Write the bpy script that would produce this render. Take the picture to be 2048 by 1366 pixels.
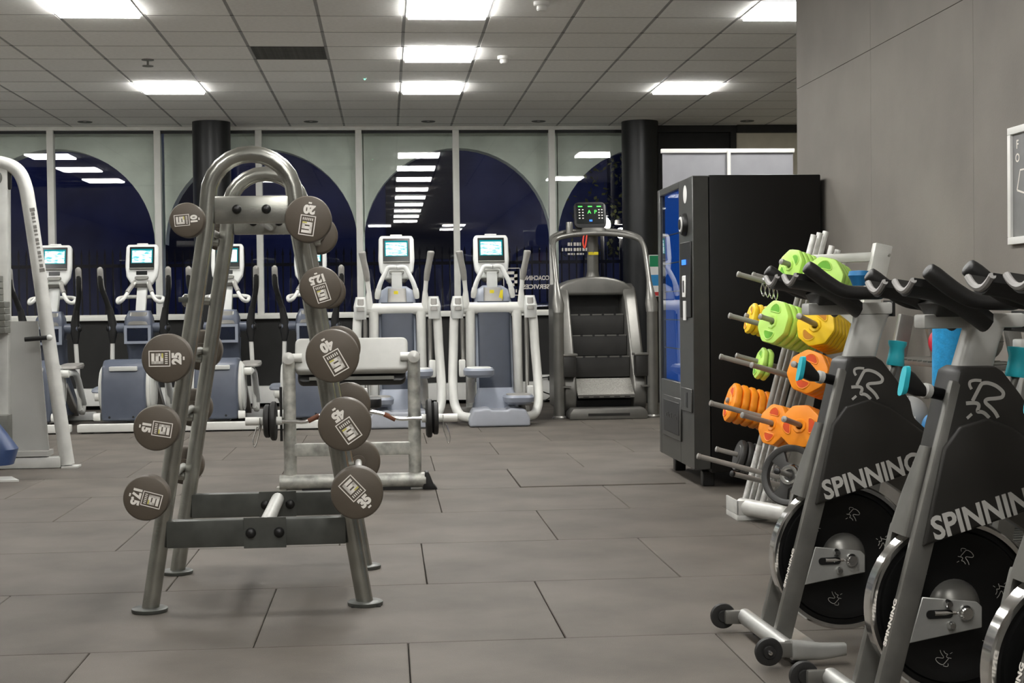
import bpy, bmesh, math, random
from mathutils import Vector, Matrix
random.seed(7)
for o in list(bpy.data.objects): bpy.data.objects.remove(o, do_unlink=True)
scene = bpy.context.scene
COL = scene.collection
V = Vector
PI = math.pi

# ------------------------------------------------------------------ camera, world, exposure
FL, YAW, PITCH, ROLL, CAMH, CEIL = 2936.35, 0.084554, 0.022488, -0.012181, 1.0671, 3.1362
_f = V((math.sin(YAW)*math.cos(PITCH), math.cos(YAW)*math.cos(PITCH), -math.sin(PITCH)))
_r0 = V((math.cos(YAW), -math.sin(YAW), 0)); _u0 = _r0.cross(_f)
_r = _r0*math.cos(ROLL) + _u0*math.sin(ROLL); _u = -_r0*math.sin(ROLL) + _u0*math.cos(ROLL)
camd = bpy.data.cameras.new('camera'); cam = bpy.data.objects.new('camera', camd); COL.objects.link(cam)
camd.sensor_fit = 'HORIZONTAL'; camd.sensor_width = 36.0; camd.lens = 36.0*FL/2048.0
camd.clip_start = 0.05; camd.clip_end = 200
cam.matrix_world = Matrix(((_r.x, _u.x, -_f.x, 0), (_r.y, _u.y, -_f.y, 0), (_r.z, _u.z, -_f.z, CAMH), (0, 0, 0, 1)))
scene.camera = cam
w = bpy.data.worlds.new('night_sky'); scene.world = w; w.use_nodes = True
w.node_tree.nodes['Background'].inputs[0].default_value = (.006, .009, .036, 1)
w.node_tree.nodes['Background'].inputs[1].default_value = 3.0
scene.view_settings.view_transform = 'Standard'; scene.view_settings.look = 'None'
scene.view_settings.gamma = 1.0; scene.view_settings.use_curve_mapping = False
scene.view_settings.exposure = 0.5
PANEL = 26.0                       # radiance of a ceiling panel

# ------------------------------------------------------------------ materials
MATS = {}
def srgb(c):
    return tuple(((x/255.)/12.92 if x/255. <= .04045 else ((x/255.+.055)/1.055)**2.4) for x in c)
def mat(name, col, rough=.5, metal=0., var=.12, scale=8., bump=0., bscale=120., spec=.5, rnd=0., coat=0., stretch=None):
    """principled material with a noise tint, optional noise bump and per-object tint"""
    if name in MATS: return MATS[name]
    m = bpy.data.materials.new(name); m.use_nodes = True; N = m.node_tree.nodes; L = m.node_tree.links
    b = N['Principled BSDF']; b.inputs['Roughness'].default_value = rough; b.inputs['Metallic'].default_value = metal
    b.inputs['Specular IOR Level'].default_value = spec
    if coat: b.inputs['Coat Weight'].default_value = coat; b.inputs['Coat Roughness'].default_value = .1
    tc = N.new('ShaderNodeTexCoord'); src = tc.outputs['Object']
    if stretch:
        mp = N.new('ShaderNodeMapping'); mp.inputs['Scale'].default_value = stretch
        L.new(src, mp.inputs['Vector']); src = mp.outputs['Vector']
    nz = N.new('ShaderNodeTexNoise'); nz.inputs['Scale'].default_value = scale; nz.inputs['Detail'].default_value = 5
    L.new(src, nz.inputs['Vector'])
    cr = N.new('ShaderNodeValToRGB')
    lo = tuple(c*(1-var) for c in col)+(1,); hi = tuple(min(1, c*(1+var)) for c in col)+(1,)
    cr.color_ramp.elements[0].position = .3; cr.color_ramp.elements[0].color = lo
    cr.color_ramp.elements[1].position = .7; cr.color_ramp.elements[1].color = hi
    L.new(nz.outputs['Fac'], cr.inputs['Fac']); out = cr.outputs['Color']
    if rnd:
        oi = N.new('ShaderNodeObjectInfo'); mr = N.new('ShaderNodeMapRange')
        mr.inputs['To Min'].default_value = 1-rnd; mr.inputs['To Max'].default_value = 1+rnd
        L.new(oi.outputs['Random'], mr.inputs['Value'])
        hs = N.new('ShaderNodeHueSaturation'); L.new(out, hs.inputs['Color']); L.new(mr.outputs['Result'], hs.inputs['Value']); out = hs.outputs['Color']
    L.new(out, b.inputs['Base Color'])
    if bump:
        n2 = N.new('ShaderNodeTexNoise'); n2.inputs['Scale'].default_value = bscale; n2.inputs['Detail'].default_value = 3
        L.new(src, n2.inputs['Vector'])
        bp = N.new('ShaderNodeBump'); bp.inputs['Strength'].default_value = bump; bp.inputs['Distance'].default_value = .004
        L.new(n2.outputs['Fac'], bp.inputs['Height']); L.new(bp.outputs['Normal'], b.inputs['Normal'])
    MATS[name] = m; return m
def emit(name, col, s):
    if name in MATS: return MATS[name]
    m = bpy.data.materials.new(name); m.use_nodes = True; N = m.node_tree.nodes; L = m.node_tree.links
    N.remove(N['Principled BSDF']); e = N.new('ShaderNodeEmission'); e.inputs[0].default_value = tuple(col)+(1,); e.inputs[1].default_value = s
    L.new(e.outputs[0], N['Material Output'].inputs[0]); MATS[name] = m; return m

M_mat = mat('rubber_mat', (.113, .100, .085), .62, var=.26, scale=2.2, bump=.35, bscale=260, rnd=.07, spec=.25)
M_under = mat('joint_dark', (.045, .043, .04), .9)
M_tile = mat('ceiling_board', (.88, .875, .84), .9, var=.04, scale=30, bump=.3, bscale=220, rnd=.035, spec=.2)
M_runner = mat('ceiling_grid_metal', (.36, .36, .35), .6, var=.05)
M_vent = mat('vent_black', (.17, .175, .165), .8, var=.2, scale=40)
M_white = mat('white_paint', (.84, .84, .81), .4, var=.04)
M_frame_w = mat('window_frame_paint', (.84, .84, .79), .4, var=.05)
M_panelframe = mat('light_frame_white', (.8, .8, .8), .4, var=.03)
M_light = emit('light_panel', (1, .985, .95), PANEL)
M_wallr = mat('charcoal_wall_paint', (.205, .188, .168), .75, var=.14, scale=1.6, bump=.12, bscale=90)
M_walld = mat('black_wall_paint', (.015, .015, .014), .7, var=.2)
M_cream = mat('cream_paint', (.62, .58, .47), .7, var=.05)
M_plaster = mat('light_plaster', (.82, .81, .78), .8, var=.05, scale=3)
M_facade = mat('outside_render', (.80, .90, .80), .85, var=.10, scale=3, bump=.2)
M_black = mat('black_plastic', (.009, .009, .009), .42, var=.25)
M_blackmatte = mat('black_rubber', (.013, .0125, .012), .6, var=.2, bump=.1)
M_colblack = mat('column_gloss_black', (.010, .011, .012), .38, var=.2)
M_rackgrey = mat('rack_gunmetal', (.36, .36, .325), .27, .85, var=.16, scale=14, bump=.05)
M_rackdark = mat('rack_dark_paint', (.085, .088, .08), .42, .3, var=.25, scale=9)
M_chrome = mat('chrome', (.75, .75, .74), .18, 1., var=.06)
M_knurl = mat('knurled_steel', (.62, .62, .60), .38, 1., var=.15, scale=60, bump=.8, bscale=500)
M_urethane = mat('urethane_black', (.098, .080, .061), .5, var=.10, scale=9, bump=.06, spec=.4)
M_print = mat('print_white', (.82, .78, .72), .6, var=.03)
M_printyel = mat('print_yellow', (.62, .56, .12), .6, var=.1)
M_silver = mat('silver_powdercoat', (.64, .64, .61), .4, .2, var=.09, scale=10)
M_silver_worn = mat('silver_worn', (.40, .40, .365), .42, .35, var=.42, scale=16)
M_pale = mat('pale_grey_plastic', (.62, .63, .61), .4, var=.05)
M_offwhite = mat('machine_white', (.70, .70, .665), .38, var=.05)
M_blueg = mat('slate_blue_plastic', (.082, .095, .128), .38, var=.08)
M_bluegl = mat('pale_blue_plastic', (.26, .285, .34), .4, var=.06)
M_bluepanel = mat('dark_blue_panel', (.028, .037, .058), .42, var=.10)
M_grip = mat('grey_grip', (.30, .29, .27), .45, .2, var=.12)
M_padtop = mat('pad_light_vinyl', (.40, .40, .375), .42, var=.06)
M_stair = mat('stair_grey', (.19, .185, .17), .36, .55, var=.10)
M_stairlight = mat('stair_tread_grey', (.36, .35, .32), .5, .4, var=.25, scale=90, bump=.6, bscale=160)
M_stairdark = mat('stair_dark', (.022, .021, .019), .4, var=.2)
M_cyan = mat('cyan_plastic', (.03, .50, .60), .35, var=.06)
M_blue = mat('bright_blue_foam', (.015, .30, .62), .7, var=.14, scale=60, bump=.4, bscale=150)
M_blueball = mat('blue_rubber', (.02, .18, .42), .5, var=.08)
M_red = mat('red_rubber', (.55, .01, .03), .4, var=.1)
M_ballgrey = mat('grey_rubber', (.40, .40, .39), .55, var=.06)
M_orange = mat('orange_plate', (1.0, .30, .010), .45, var=.06)
M_yellow = mat('yellow_plate', (.95, .62, .010), .45, var=.06)
M_green = mat('lime_plate', (.52, .84, .16), .45, var=.06)
M_vend = mat('vending_black', (.006, .0055, .005), .45, var=.15, scale=3, spec=.25)
M_vendfront = mat('vending_front_grey', (.05, .05, .046), .36, .2, var=.1)
M_vendblue = emit('vending_blue_glow', (.008, .055, .25), .75)
M_screen_frame = mat('screen_black', (.010, .012, .012), .2, var=.1)
M_bannerg = mat('banner_back_grey', (.30, .30, .32), .7, var=.06)
M_seatblue = mat('blue_vinyl', (.03, .06, .16), .4, var=.1)
M_panelgrey = mat('machine_panel_grey', (.44, .44, .42), .55, var=.06, scale=4)
M_stack = mat('weight_stack_grey', (.20, .20, .18), .5, .4, var=.15, scale=10)
M_greensign = mat('sign_green', (.005, .22, .09), .4, var=.05)
M_bluesign = mat('sign_blue', (.03, .25, .55), .4, var=.05)
M_redsign = mat('sign_red', (.5, .03, .03), .4, var=.05)
M_signwhite = mat('sign_white', (.8, .8, .78), .4, var=.03)
M_asphalt = mat('asphalt', (.03, .03, .032), .9, var=.3, scale=2)
M_brick = mat('dark_brickwork', (.10, .12, .20), .9, var=.5, scale=.7)
M_iron = mat('iron_black', (.006, .006, .007), .6)
M_leaf = mat('leaf_green', (.10, .11, .03), .7, var=.4, scale=4)
M_bark = mat('bark_brown', (.05, .04, .03), .9, var=.3)
M_carblue = mat('car_paint_blue', (.02, .03, .07), .2, .4, var=.05, coat=1)
M_rust = mat('rust_brown', (.14, .05, .025), .7, var=.3)
M_yelsticker = mat('yellow_sticker', (.75, .62, .02), .5, var=.05)
M_redcord = mat('red_cord', (.7, .06, .03), .5, var=.05)
M_led = emit('led_green', (.10, .9, .12), 1.4)
M_ledblue = emit('led_blue', (.05, .2, 1), 1.5)
M_ledc = emit('led_dot_green', (.1, 1, .5), 4)

def screen_mat():
    m = bpy.data.materials.new('console_screen'); m.use_nodes = True; N = m.node_tree.nodes; L = m.node_tree.links
    N.remove(N['Principled BSDF'])
    tc = N.new('ShaderNodeTexCoord'); mp = N.new('ShaderNodeMapping'); mp.inputs['Scale'].default_value = (14, 1, 60)
    L.new(tc.outputs['Object'], mp.inputs['Vector'])
    nz = N.new('ShaderNodeTexNoise'); nz.inputs['Scale'].default_value = 1.3; nz.inputs['Detail'].default_value = 4
    L.new(mp.outputs['Vector'], nz.inputs['Vector'])
    cr = N.new('ShaderNodeValToRGB'); cr.color_ramp.elements[0].position = .38; cr.color_ramp.elements[0].color = (.12, .50, .55, 1)
    cr.color_ramp.elements[1].position = .52; cr.color_ramp.elements[1].color = (.86, 1, 1, 1)
    L.new(nz.outputs['Fac'], cr.inputs['Fac'])
    e = N.new('ShaderNodeEmission'); e.inputs[1].default_value = 1.15; L.new(cr.outputs['Color'], e.inputs[0])
    L.new(e.outputs[0], N['Material Output'].inputs[0]); return m
M_screen = screen_mat()
M_screenedge = emit('screen_teal_edge', (.005, .22, .25), 1.0)
M_screenwhite = emit('screen_white', (1, 1, .95), 1.2)

def glass_mat(name, refl, tint=(1, 1, 1)):
    m = bpy.data.materials.new(name); m.use_nodes = True; N = m.node_tree.nodes; L = m.node_tree.links
    N.remove(N['Principled BSDF'])
    t = N.new('ShaderNodeBsdfTransparent'); t.inputs[0].default_value = tuple(tint)+(1,)
    g = N.new('ShaderNodeBsdfGlossy'); g.inputs['Roughness'].default_value = 0.0; g.inputs[0].default_value = (1, 1, 1, 1)
    fr = N.new('ShaderNodeFresnel'); fr.inputs[0].default_value = refl
    ge = N.new('ShaderNodeNewGeometry'); iv = N.new('ShaderNodeMath'); iv.operation = 'SUBTRACT'; iv.inputs[0].default_value = 1.0; L.new(ge.outputs['Backfacing'], iv.inputs[1])
    mu = N.new('ShaderNodeMath'); mu.operation = 'MULTIPLY'; L.new(fr.outputs[0], mu.inputs[0]); L.new(iv.outputs[0], mu.inputs[1])   # reflect once per pane, at the face the light meets first
    mx = N.new('ShaderNodeMixShader'); L.new(mu.outputs[0], mx.inputs[0]); L.new(t.outputs[0], mx.inputs[1]); L.new(g.outputs[0], mx.inputs[2])
    L.new(mx.outputs[0], N['Material Output'].inputs[0]); return m
M_glass = glass_mat('window_glass', 1.72, (1, 1, 1))
M_vglass = glass_mat('vending_glass', 1.35, (.9, .95, 1))

# ------------------------------------------------------------------ mesh helpers
class MB:
    def __init__(s): s.v = []; s.f = []
    def add(s, vs, fs, M=None):
        k = len(s.v)
        s.v += [(M @ V(p)) if M else V(p) for p in vs]
        s.f += [tuple(i+k for i in f) for f in fs]; return s
    def box(s, a, b, M=None):
        x0, y0, z0 = a; x1, y1, z1 = b
        return s.add([(x0,y0,z0),(x1,y0,z0),(x1,y1,z0),(x0,y1,z0),(x0,y0,z1),(x1,y0,z1),(x1,y1,z1),(x0,y1,z1)],
                     [(0,3,2,1),(4,5,6,7),(0,1,5,4),(1,2,6,5),(2,3,7,6),(3,0,4,7)], M)
    def cbox(s, c, size, M=None):
        c = V(c); h = V(size)/2; return s.box(c-h, c+h, M)
    def bar(s, p0, p1, w, h, up=(0, 0, 1)):
        """rectangular bar between two points; w across, h along 'up'"""
        p0, p1 = V(p0), V(p1); d = (p1-p0).normalized(); up = V(up)
        x = d.cross(up)
        if x.length < 1e-5: x = d.cross(V((1, 0, 0)))
        x.normalize(); y = x.cross(d).normalized()
        vs = [p+x*sx*w/2+y*sy*h/2 for p in (p0, p1) for sx, sy in ((-1,-1),(1,-1),(1,1),(-1,1))]
        return s.add(vs, [(0,1,2,3),(7,6,5,4),(0,4,5,1),(1,5,6,2),(2,6,7,3),(3,7,4,0)])
    def tube(s, pts, r, n=12, sm=0, caps=True, closed=False, flat=None):
        pts = [V(p) for p in pts]; rr = r if isinstance(r, (list, tuple)) else [r]*len(pts)
        if sm:
            P, R2 = [], []; m = len(pts)
            for i in range(m if closed else m-1):
                if closed: a, b, c, d = pts[i-1], pts[i], pts[(i+1) % m], pts[(i+2) % m]
                else: a, b, c, d = pts[max(i-1, 0)], pts[i], pts[i+1], pts[min(i+2, m-1)]
                for k in range(sm):
                    t = k/sm
                    P.append(.5*((2*b)+(c-a)*t+(2*a-5*b+4*c-d)*t*t+(3*b-a-3*c+d)*t**3)); R2.append(rr[i]*(1-t)+rr[(i+1) % m]*t)
            if not closed: P.append(pts[-1]); R2.append(rr[-1])
            pts, rr = P, R2
        m = len(pts); rings = []; u = None
        for i in range(m):
            if closed: d = pts[(i+1) % m]-pts[i-1]
            else: d = pts[min(i+1, m-1)]-pts[max(i-1, 0)]
            d.normalize()
            if u is None:
                u = V((0, 0, 1)) if abs(d.z) < .9 else V((1, 0, 0))
                u = (u-d*u.dot(d)).normalized()
            else: u = (u-d*u.dot(d)).normalized()
            v = d.cross(u); k = 1. if i in (0, m-1) or closed else 1.
            fu = flat or 1.
            rings.append([pts[i]+(u*math.cos(2*PI*j/n)*fu+v*math.sin(2*PI*j/n))*rr[i]*k for j in range(n)])
        vs = [p for q in rings for p in q]; fs = []
        for i in range(m if closed else m-1):
            a, b = i*n, ((i+1) % m)*n
            for j in range(n): fs.append((a+j, a+(j+1) % n, b+(j+1) % n, b+j))
        if caps and not closed: fs.append(tuple(range(n-1, -1, -1))); fs.append(tuple(range((m-1)*n, m*n)))
        return s.add(vs, fs)
    def rod(s, p0, p1, r0, r1=None, n=14): return s.tube([p0, p1], [r0, r0 if r1 is None else r1], n)
    def ball(s, p, r, n=14, sc=(1, 1, 1)):
        vs = []; fs = []; h = n//2
        for i in range(h+1):
            a = PI*i/h
            for j in range(n): vs.append((p[0]+r*sc[0]*math.sin(a)*math.cos(2*PI*j/n), p[1]+r*sc[1]*math.sin(a)*math.sin(2*PI*j/n), p[2]+r*sc[2]*math.cos(a)))
        for i in range(h):
            for j in range(n): fs.append((i*n+j, (i+1)*n+j, (i+1)*n+(j+1) % n, i*n+(j+1) % n))
        return s.add(vs, fs)
    def lathe(s, prof, o, axis, n=32):
        """prof: (radius, height along axis)"""
        o, ax = V(o), V(axis).normalized(); u = V((0, 0, 1)) if abs(ax.z) < .9 else V((1, 0, 0))
        u = (u-ax*u.dot(ax)).normalized(); v = ax.cross(u); vs = []; fs = []; m = len(prof)
        for r, h in prof:
            for j in range(n): vs.append(o+ax*h+(u*math.cos(2*PI*j/n)+v*math.sin(2*PI*j/n))*max(r, 1e-4))
        for i in range(m-1):
            for j in range(n): fs.append((i*n+j, i*n+(j+1) % n, (i+1)*n+(j+1) % n, (i+1)*n+j))
        return s.add(vs, fs)
    def prism(s, poly, d0, d1, o=(0, 0, 0), u=(1, 0, 0), v=(0, 0, 1), scale1=1.0):
        """2d polygon in the (u,v) plane extruded along u x v from d0 to d1"""
        o, u, v = V(o), V(u), V(v); nn = u.cross(v); k = len(poly)
        cx = sum(p[0] for p in poly)/k; cy = sum(p[1] for p in poly)/k
        vs = [o+u*p[0]+v*p[1]+nn*d0 for p in poly]+[o+u*(cx+(p[0]-cx)*scale1)+v*(cy+(p[1]-cy)*scale1)+nn*d1 for p in poly]
        return s.add(vs, [tuple(range(k-1, -1, -1)), tuple(range(k, 2*k))]+[(i, (i+1) % k, k+(i+1) % k, k+i) for i in range(k)])
    def loft(s, secs, n=20, e=4.0):
        """secs: (centre, half vector u, half vector v); superellipse rings"""
        vs = []; fs = []; m = len(secs)
        for c, u, v in secs:
            c, u, v = V(c), V(u), V(v)
            for j in range(n):
                a = 2*PI*(j+.5)/n; ca, sa = math.cos(a), math.sin(a)
                vs.append(c+u*math.copysign(abs(ca)**(2/e), ca)+v*math.copysign(abs(sa)**(2/e), sa))
        for i in range(m-1):
            for j in range(n): fs.append((i*n+j, i*n+(j+1) % n, (i+1)*n+(j+1) % n, (i+1)*n+j))
        fs.append(tuple(range(n-1, -1, -1))); fs.append(tuple(range((m-1)*n, m*n)))
        return s.add(vs, fs)
    def mesh(s, name, m, bev=0., seg=2, ang=35):
        me = bpy.data.meshes.new(name); me.from_pydata([tuple(p) for p in s.v], [], s.f)
        bm = bmesh.new(); bm.from_mesh(me)
        bmesh.ops.recalc_face_normals(bm, faces=bm.faces)
        if bev:
            ed = [e for e in bm.edges if len(e.link_faces) == 2 and e.calc_face_angle(0) > math.radians(ang)]
            if ed: bmesh.ops.bevel(bm, geom=ed, offset=bev, segments=seg, profile=.6, affect='EDGES', clamp_overlap=True)
        for f in bm.faces: f.smooth = True
        bm.to_mesh(me); bm.free()
        try: me.set_sharp_from_angle(angle=math.radians(38))
        except Exception: pass
        me.materials.append(m); return me
    def build(s, name, m, parent=None, bev=0., seg=2, loc=None):
        o = bpy.data.objects.new(name, s.mesh(name, m, bev, seg)); COL.objects.link(o)
        if parent is not None: o.parent = parent
        if loc is not None: o.location = loc
        return o
def rrect(x0, y0, x1, y1, r, n=4):
    P = []
    for cx, cy, a0 in ((x1-r, y0+r, -90), (x1-r, y1-r, 0), (x0+r, y1-r, 90), (x0+r, y0+r, 180)):
        for k in range(n+1):
            a = math.radians(a0+90*k/n); P.append((cx+r*math.cos(a), cy+r*math.sin(a)))
    return P
def circ(cx, cy, r, n=24): return [(cx+r*math.cos(2*PI*i/n), cy+r*math.sin(2*PI*i/n)) for i in range(n)]
def tag(o, label=None, cat=None, group=None, kind=None):
    if label: o['label'] = label
    if cat: o['category'] = cat
    if group: o['group'] = group
    if kind: o['kind'] = kind
    return o
def thing(name, label, cat, loc=(0, 0, 0), rz=0., group=None):
    o = bpy.data.objects.new(name, None); COL.objects.link(o); o.empty_display_size = .1
    o.location = loc; o.rotation_euler = (0, 0, rz); return tag(o, label, cat, group)
def struct_empty(name, loc=(0, 0, 0)):
    o = bpy.data.objects.new(name, None); COL.objects.link(o); o.location = loc; o['kind'] = 'structure'; return o
def inst(mesh, name, parent, loc=(0, 0, 0), rot=None, scale=None):
    o = bpy.data.objects.new(name, mesh); COL.objects.link(o); o.parent = parent; o.location = loc
    if rot: o.rotation_euler = rot
    if scale: o.scale = scale
    return o
def copy_tree(src, parent=None):
    c = src.copy(); COL.objects.link(c)
    if parent is not None: c.parent = parent
    for ch in src.children: copy_tree(ch, c)
    return c
_txt = {}
def text_mesh(body, size, bold=0., space=1., shear=0.):
    k = (body, size, bold, space, shear)
    if k in _txt: return _txt[k]
    cu = bpy.data.curves.new('txt', 'FONT'); cu.body = body; cu.size = size; cu.offset = bold; cu.space_character = space; cu.shear = shear
    cu.align_x = 'CENTER'; cu.align_y = 'CENTER'; cu.resolution_u = 3; cu.fill_mode = 'FRONT'
    ob = bpy.data.objects.new('txt', cu); COL.objects.link(ob)
    dg = bpy.context.evaluated_depsgraph_get(); me = bpy.data.meshes.new_from_object(ob.evaluated_get(dg))
    bpy.data.objects.remove(ob, do_unlink=True)
    _txt[k] = ([tuple(v.co) for v in me.vertices], [tuple(p.vertices) for p in me.polygons]); return _txt[k]
def put_text(mb, body, size, o, u, v, bold=0., space=1., shear=0., mirror=False, fit=None):
    vs, fs = text_mesh(body, size, bold, space, shear); u, v, o = V(u), V(v), V(o)
    sx = -1 if mirror else 1
    if fit:
        xs = [p[0] for p in vs]; sx *= fit/(max(xs)-min(xs))
    mb.add([o+u*p[0]*sx+v*p[1] for p in vs], fs); return mb
def flatpoly(mb, poly, o, u, v):
    o, u, v = V(o), V(u), V(v); mb.add([o+u*p[0]+v*p[1] for p in poly], [tuple(range(len(poly)))]); return mb
def stroke(mb, pts, wd, o, u, v, sm=6):
    """flat ribbon along a 2d path"""
    P = [V((p[0], p[1], 0)) for p in pts]; Q = []
    for i in range(len(P)-1):
        a, b, c, d = P[max(i-1, 0)], P[i], P[i+1], P[min(i+2, len(P)-1)]
        for k in range(sm):
            t = k/sm; Q.append(.5*((2*b)+(c-a)*t+(2*a-5*b+4*c-d)*t*t+(3*b-a-3*c+d)*t**3))
    Q.append(P[-1]); o, u, v = V(o), V(u), V(v); vs = []
    for i, q in enumerate(Q):
        d = Q[min(i+1, len(Q)-1)]-Q[max(i-1, 0)]; d.normalize(); n = V((-d.y, d.x, 0))*wd/2
        for e in (q+n, q-n): vs.append(o+u*e.x+v*e.y)
    mb.add(vs, [(2*i, 2*i+1, 2*i+3, 2*i+2) for i in range(len(Q)-1)]); return mb
ORD = ['first', 'second', 'third', 'fourth', 'fifth', 'sixth', 'seventh', 'eighth', 'ninth', 'tenth']

# ================================================================== THE ROOM
YW = 16.65          # inner face of the window wall
XR = 2.58           # face of the charcoal wall
YC = 9.05           # far corner of the charcoal wall
XL, YB, XE = -6.6, -9.0, 6.6
# ---- floor: 1 m rubber mats in running bond
fl = MB().box((XL, YB, -.16), (XE, YW+.1, -.022)).build('floor', M_under); fl['kind'] = 'structure'
mat_mesh = MB().box((-.4985, -.4985, -.022), (.4985, .4985, 0)).mesh('floor_mat', M_mat, .003, 1)
stag = {-1: .052, 0: .560, 1: .140, 2: .769, 3: .272, 4: .778}
for j in range(-2, 12):
    y0 = 4.694+j
    off = stag.get(j, .30 if j % 2 else .80)
    y1 = min(y0+1, YW)
    for k in range(-7, 7):
        xc = k+off+.5
        lim = XR if y0 < YC-.5 else 5.6
        if xc-.5 < -5.2 or xc-.5 > lim or y1-y0 < .2: continue
        # only what the lens can reach, plus a margin
        if abs((xc-.085*(y0+.5))/(y0+.5)) > .62: continue
        x1 = min(xc+.5, XR) if y0 < YC-.5 else xc+.5
        if x1-xc+.5 < .999 or y1-y0 < .999:
            sx, sy = (x1-xc+.5), (y1-y0)
            inst(mat_mesh, 'floor_mat', fl, (x1-sx/2, y0+sy/2, 0), scale=(sx, sy, 1))
        else: inst(mat_mesh, 'floor_mat', fl, (xc, y0+.5, .006 if j == 4 and abs(xc-1.278) < .01 else 0))
fb = MB().box((XL, YB, -.022), (XE, 2.60, 0)).build('floor_rest', M_mat); fb['kind'] = 'structure'
fs2 = MB()
fs2.box((XL, 2.60, -.022), (-5.9, YW, -.001))
fs2 = fs2.build('floor_edge', M_mat); fs2['kind'] = 'structure'
# ---- ceiling
ce = MB().box((XL, YB, CEIL+.06), (XE, YW+.35, CEIL+.2)).build('ceiling', M_under); ce['kind'] = 'structure'
CX, CY = .748, 10.4314
tile_mesh = MB().box((-.288, -.2966, 0), (.288, .2966, .016)).mesh('ceiling_tile', M_tile, .002, 1)
mid = [(-1, 5-3*i) for i in range(9)]; left = [(-5, 5), (-5, -1), (-5, -7), (-5, -13)]; fleft = [(-9, 5-3*i) for i in range(3)]
right = [(3, 5), (3, -1)]; extra = [(-2, -22), (1, -22), (1, -25)]
panels = mid+left+fleft+right+extra
pset = set(panels); R0 = -3
for r in range(R0, 11):
    for c in range(-12, 9):
        if (c, r) in pset: continue
        x, y = CX+.6*(c+.5), CY+.6*(r+.5)
        if abs((x-.085*y)/y) > .50: continue
        if y < YC and x > XR+.3: continue
        if r == 10:
            d = YW-(y-.3); inst(tile_mesh, 'ceiling_tile', ce, (x, y-.3+d/2, CEIL), scale=(1, d/.6, 1))
        elif (c, r) == (-3, 2):
            continue
        else: inst(tile_mesh, 'ceiling_tile', ce, (x, y, CEIL))
tee_mesh = MB().box((XL, -.0024, -.001), (XE, .0024, .02)).mesh('ceiling_cross_tee', mat('cross_tee_dark', (.20, .195, .185), .7))
for r in range(R0+1, 11): inst(tee_mesh, 'ceiling_cross_tee', ce, (0, CY+.6*r, CEIL))
run_mesh = MB().box((-.0115, CY+.6*R0, .003), (.0115, YW, .03)).mesh('ceiling_runner', M_runner)
for c in range(-12, 10): inst(run_mesh, 'ceiling_runner', ce, (CX+.6*c, 0, CEIL))
# vent tile with slats in the ceiling grid
vg = thing('ceiling_vent', 'dark grey square vent tile set in the tiled ceiling', 'vent', (CX-2.5*.6, CY+2.5*.6, CEIL))
MB().box((-.288, -.2985, .008), (.288, .2985, .02)).build('backing', M_vent, vg)
sl = MB().box((-.286, -.006, .001), (.286, .006, .010)).mesh('slat', M_vent)
for i in range(14): inst(sl, 'slat', vg, (0, -.28+.043*i, 0))
# plain ceiling over the part of the room behind the lens, with openings left for its lights
cr_ = MB().box((XL, YB, CEIL+.004), (XE, CY+.6*R0, CEIL+.03)).build('ceiling_rest', M_tile); cr_['kind'] = 'structure'
cs_ = MB().box((XL, CY+.6*R0, CEIL+.004), (CX-.6*12, YW, CEIL+.03)).build('ceiling_edge', M_tile); cs_['kind'] = 'structure'
# ---- light panels
pf = MB()
for a, b in (((-.288, -.2985, -.004), (.288, -.283, .012)), ((-.288, .283, -.004), (.288, .2985, .012)), ((-.288, -.283, -.004), (-.273, .283, .012)), ((.273, -.283, -.004), (.288, .283, .012))): pf.box(a, b)
pf = pf.mesh('frame', M_panelframe); pd = MB().box((-.273, -.283, -.026), (.273, .283, .008)).mesh('diffuser', M_light, .004, 1)  # diffuser dropped below the boards so its glowing sides brighten the ceiling
desc = {(-1, 5): 'lit square ceiling panel, farthest of the middle row', (-1, 2): 'lit square ceiling panel, second from the windows in the middle row',
        (-1, -1): 'lit square ceiling panel, nearest of the middle row, cut by the top edge',
        (-5, 5): 'lit square ceiling panel nearest the left black column', (-5, -1): 'lit square ceiling panel cut by the top edge at the left',
        (3, 5): 'lit square ceiling panel near the right black column', (3, -1): 'lit square ceiling panel beside the top of the charcoal wall'}
for (c, r) in panels:
    if (c, r) in desc: lb = desc[(c, r)]
    else:
        col = {-1: 'middle row', -5: 'left row', -9: 'far left row', 3: 'right row', -2: 'rear left of the room', 1: 'rear right of the room'}[c]
        n = [p for p in panels if p[0] == c].index((c, r))
        lb = 'ceiling panel reflected in the windows, %s, %s from the glass' % (col, ORD[n])
    t = thing('ceiling_light', lb, 'light', (CX+.6*(c+.5), CY+.6*(r+.5), CEIL-(.012 if r < R0 else 0)), group='ceiling light panels')
    inst(pf, 'frame', t); inst(pd, 'diffuser', t)
# ---- walls
def struct(name, mb, m, bev=0.):
    o = mb.build(name, m, None, bev); o['kind'] = 'structure'; return o
struct('wall_left', MB().box((XL-.1, YB, 0), (XL, YW, CEIL+.1)), M_plaster)
struct('wall_back', MB().box((XL-.1, YB-.1, 0), (XE, YB, CEIL+.1)), M_wallr)
struct('wall_far_right', MB().box((XE, YC, 0), (XE+.1, YW, CEIL+.1)), M_cream)
wr = struct('wall_right', MB().box((XR+.014, YB, 0), (XR+.14, YC, CEIL+.05)).box((XR+.14, YC-.12, 0), (XE, YC, CEIL+.05)), M_walld)
def panel_mesh(y0, y1, z0, z1, x0=XR, x1=XR+.014): return MB().box((x0, y0+.0012, z0+.0012), (x1, y1-.0012, z1-.0012))
ys = [YC+.0012, 7.65, 6.28, 4.92, 3.55, 2.18, .8, -.6, -2, -3.4, -4.8, -6.2, -7.6, -9.0]
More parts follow.
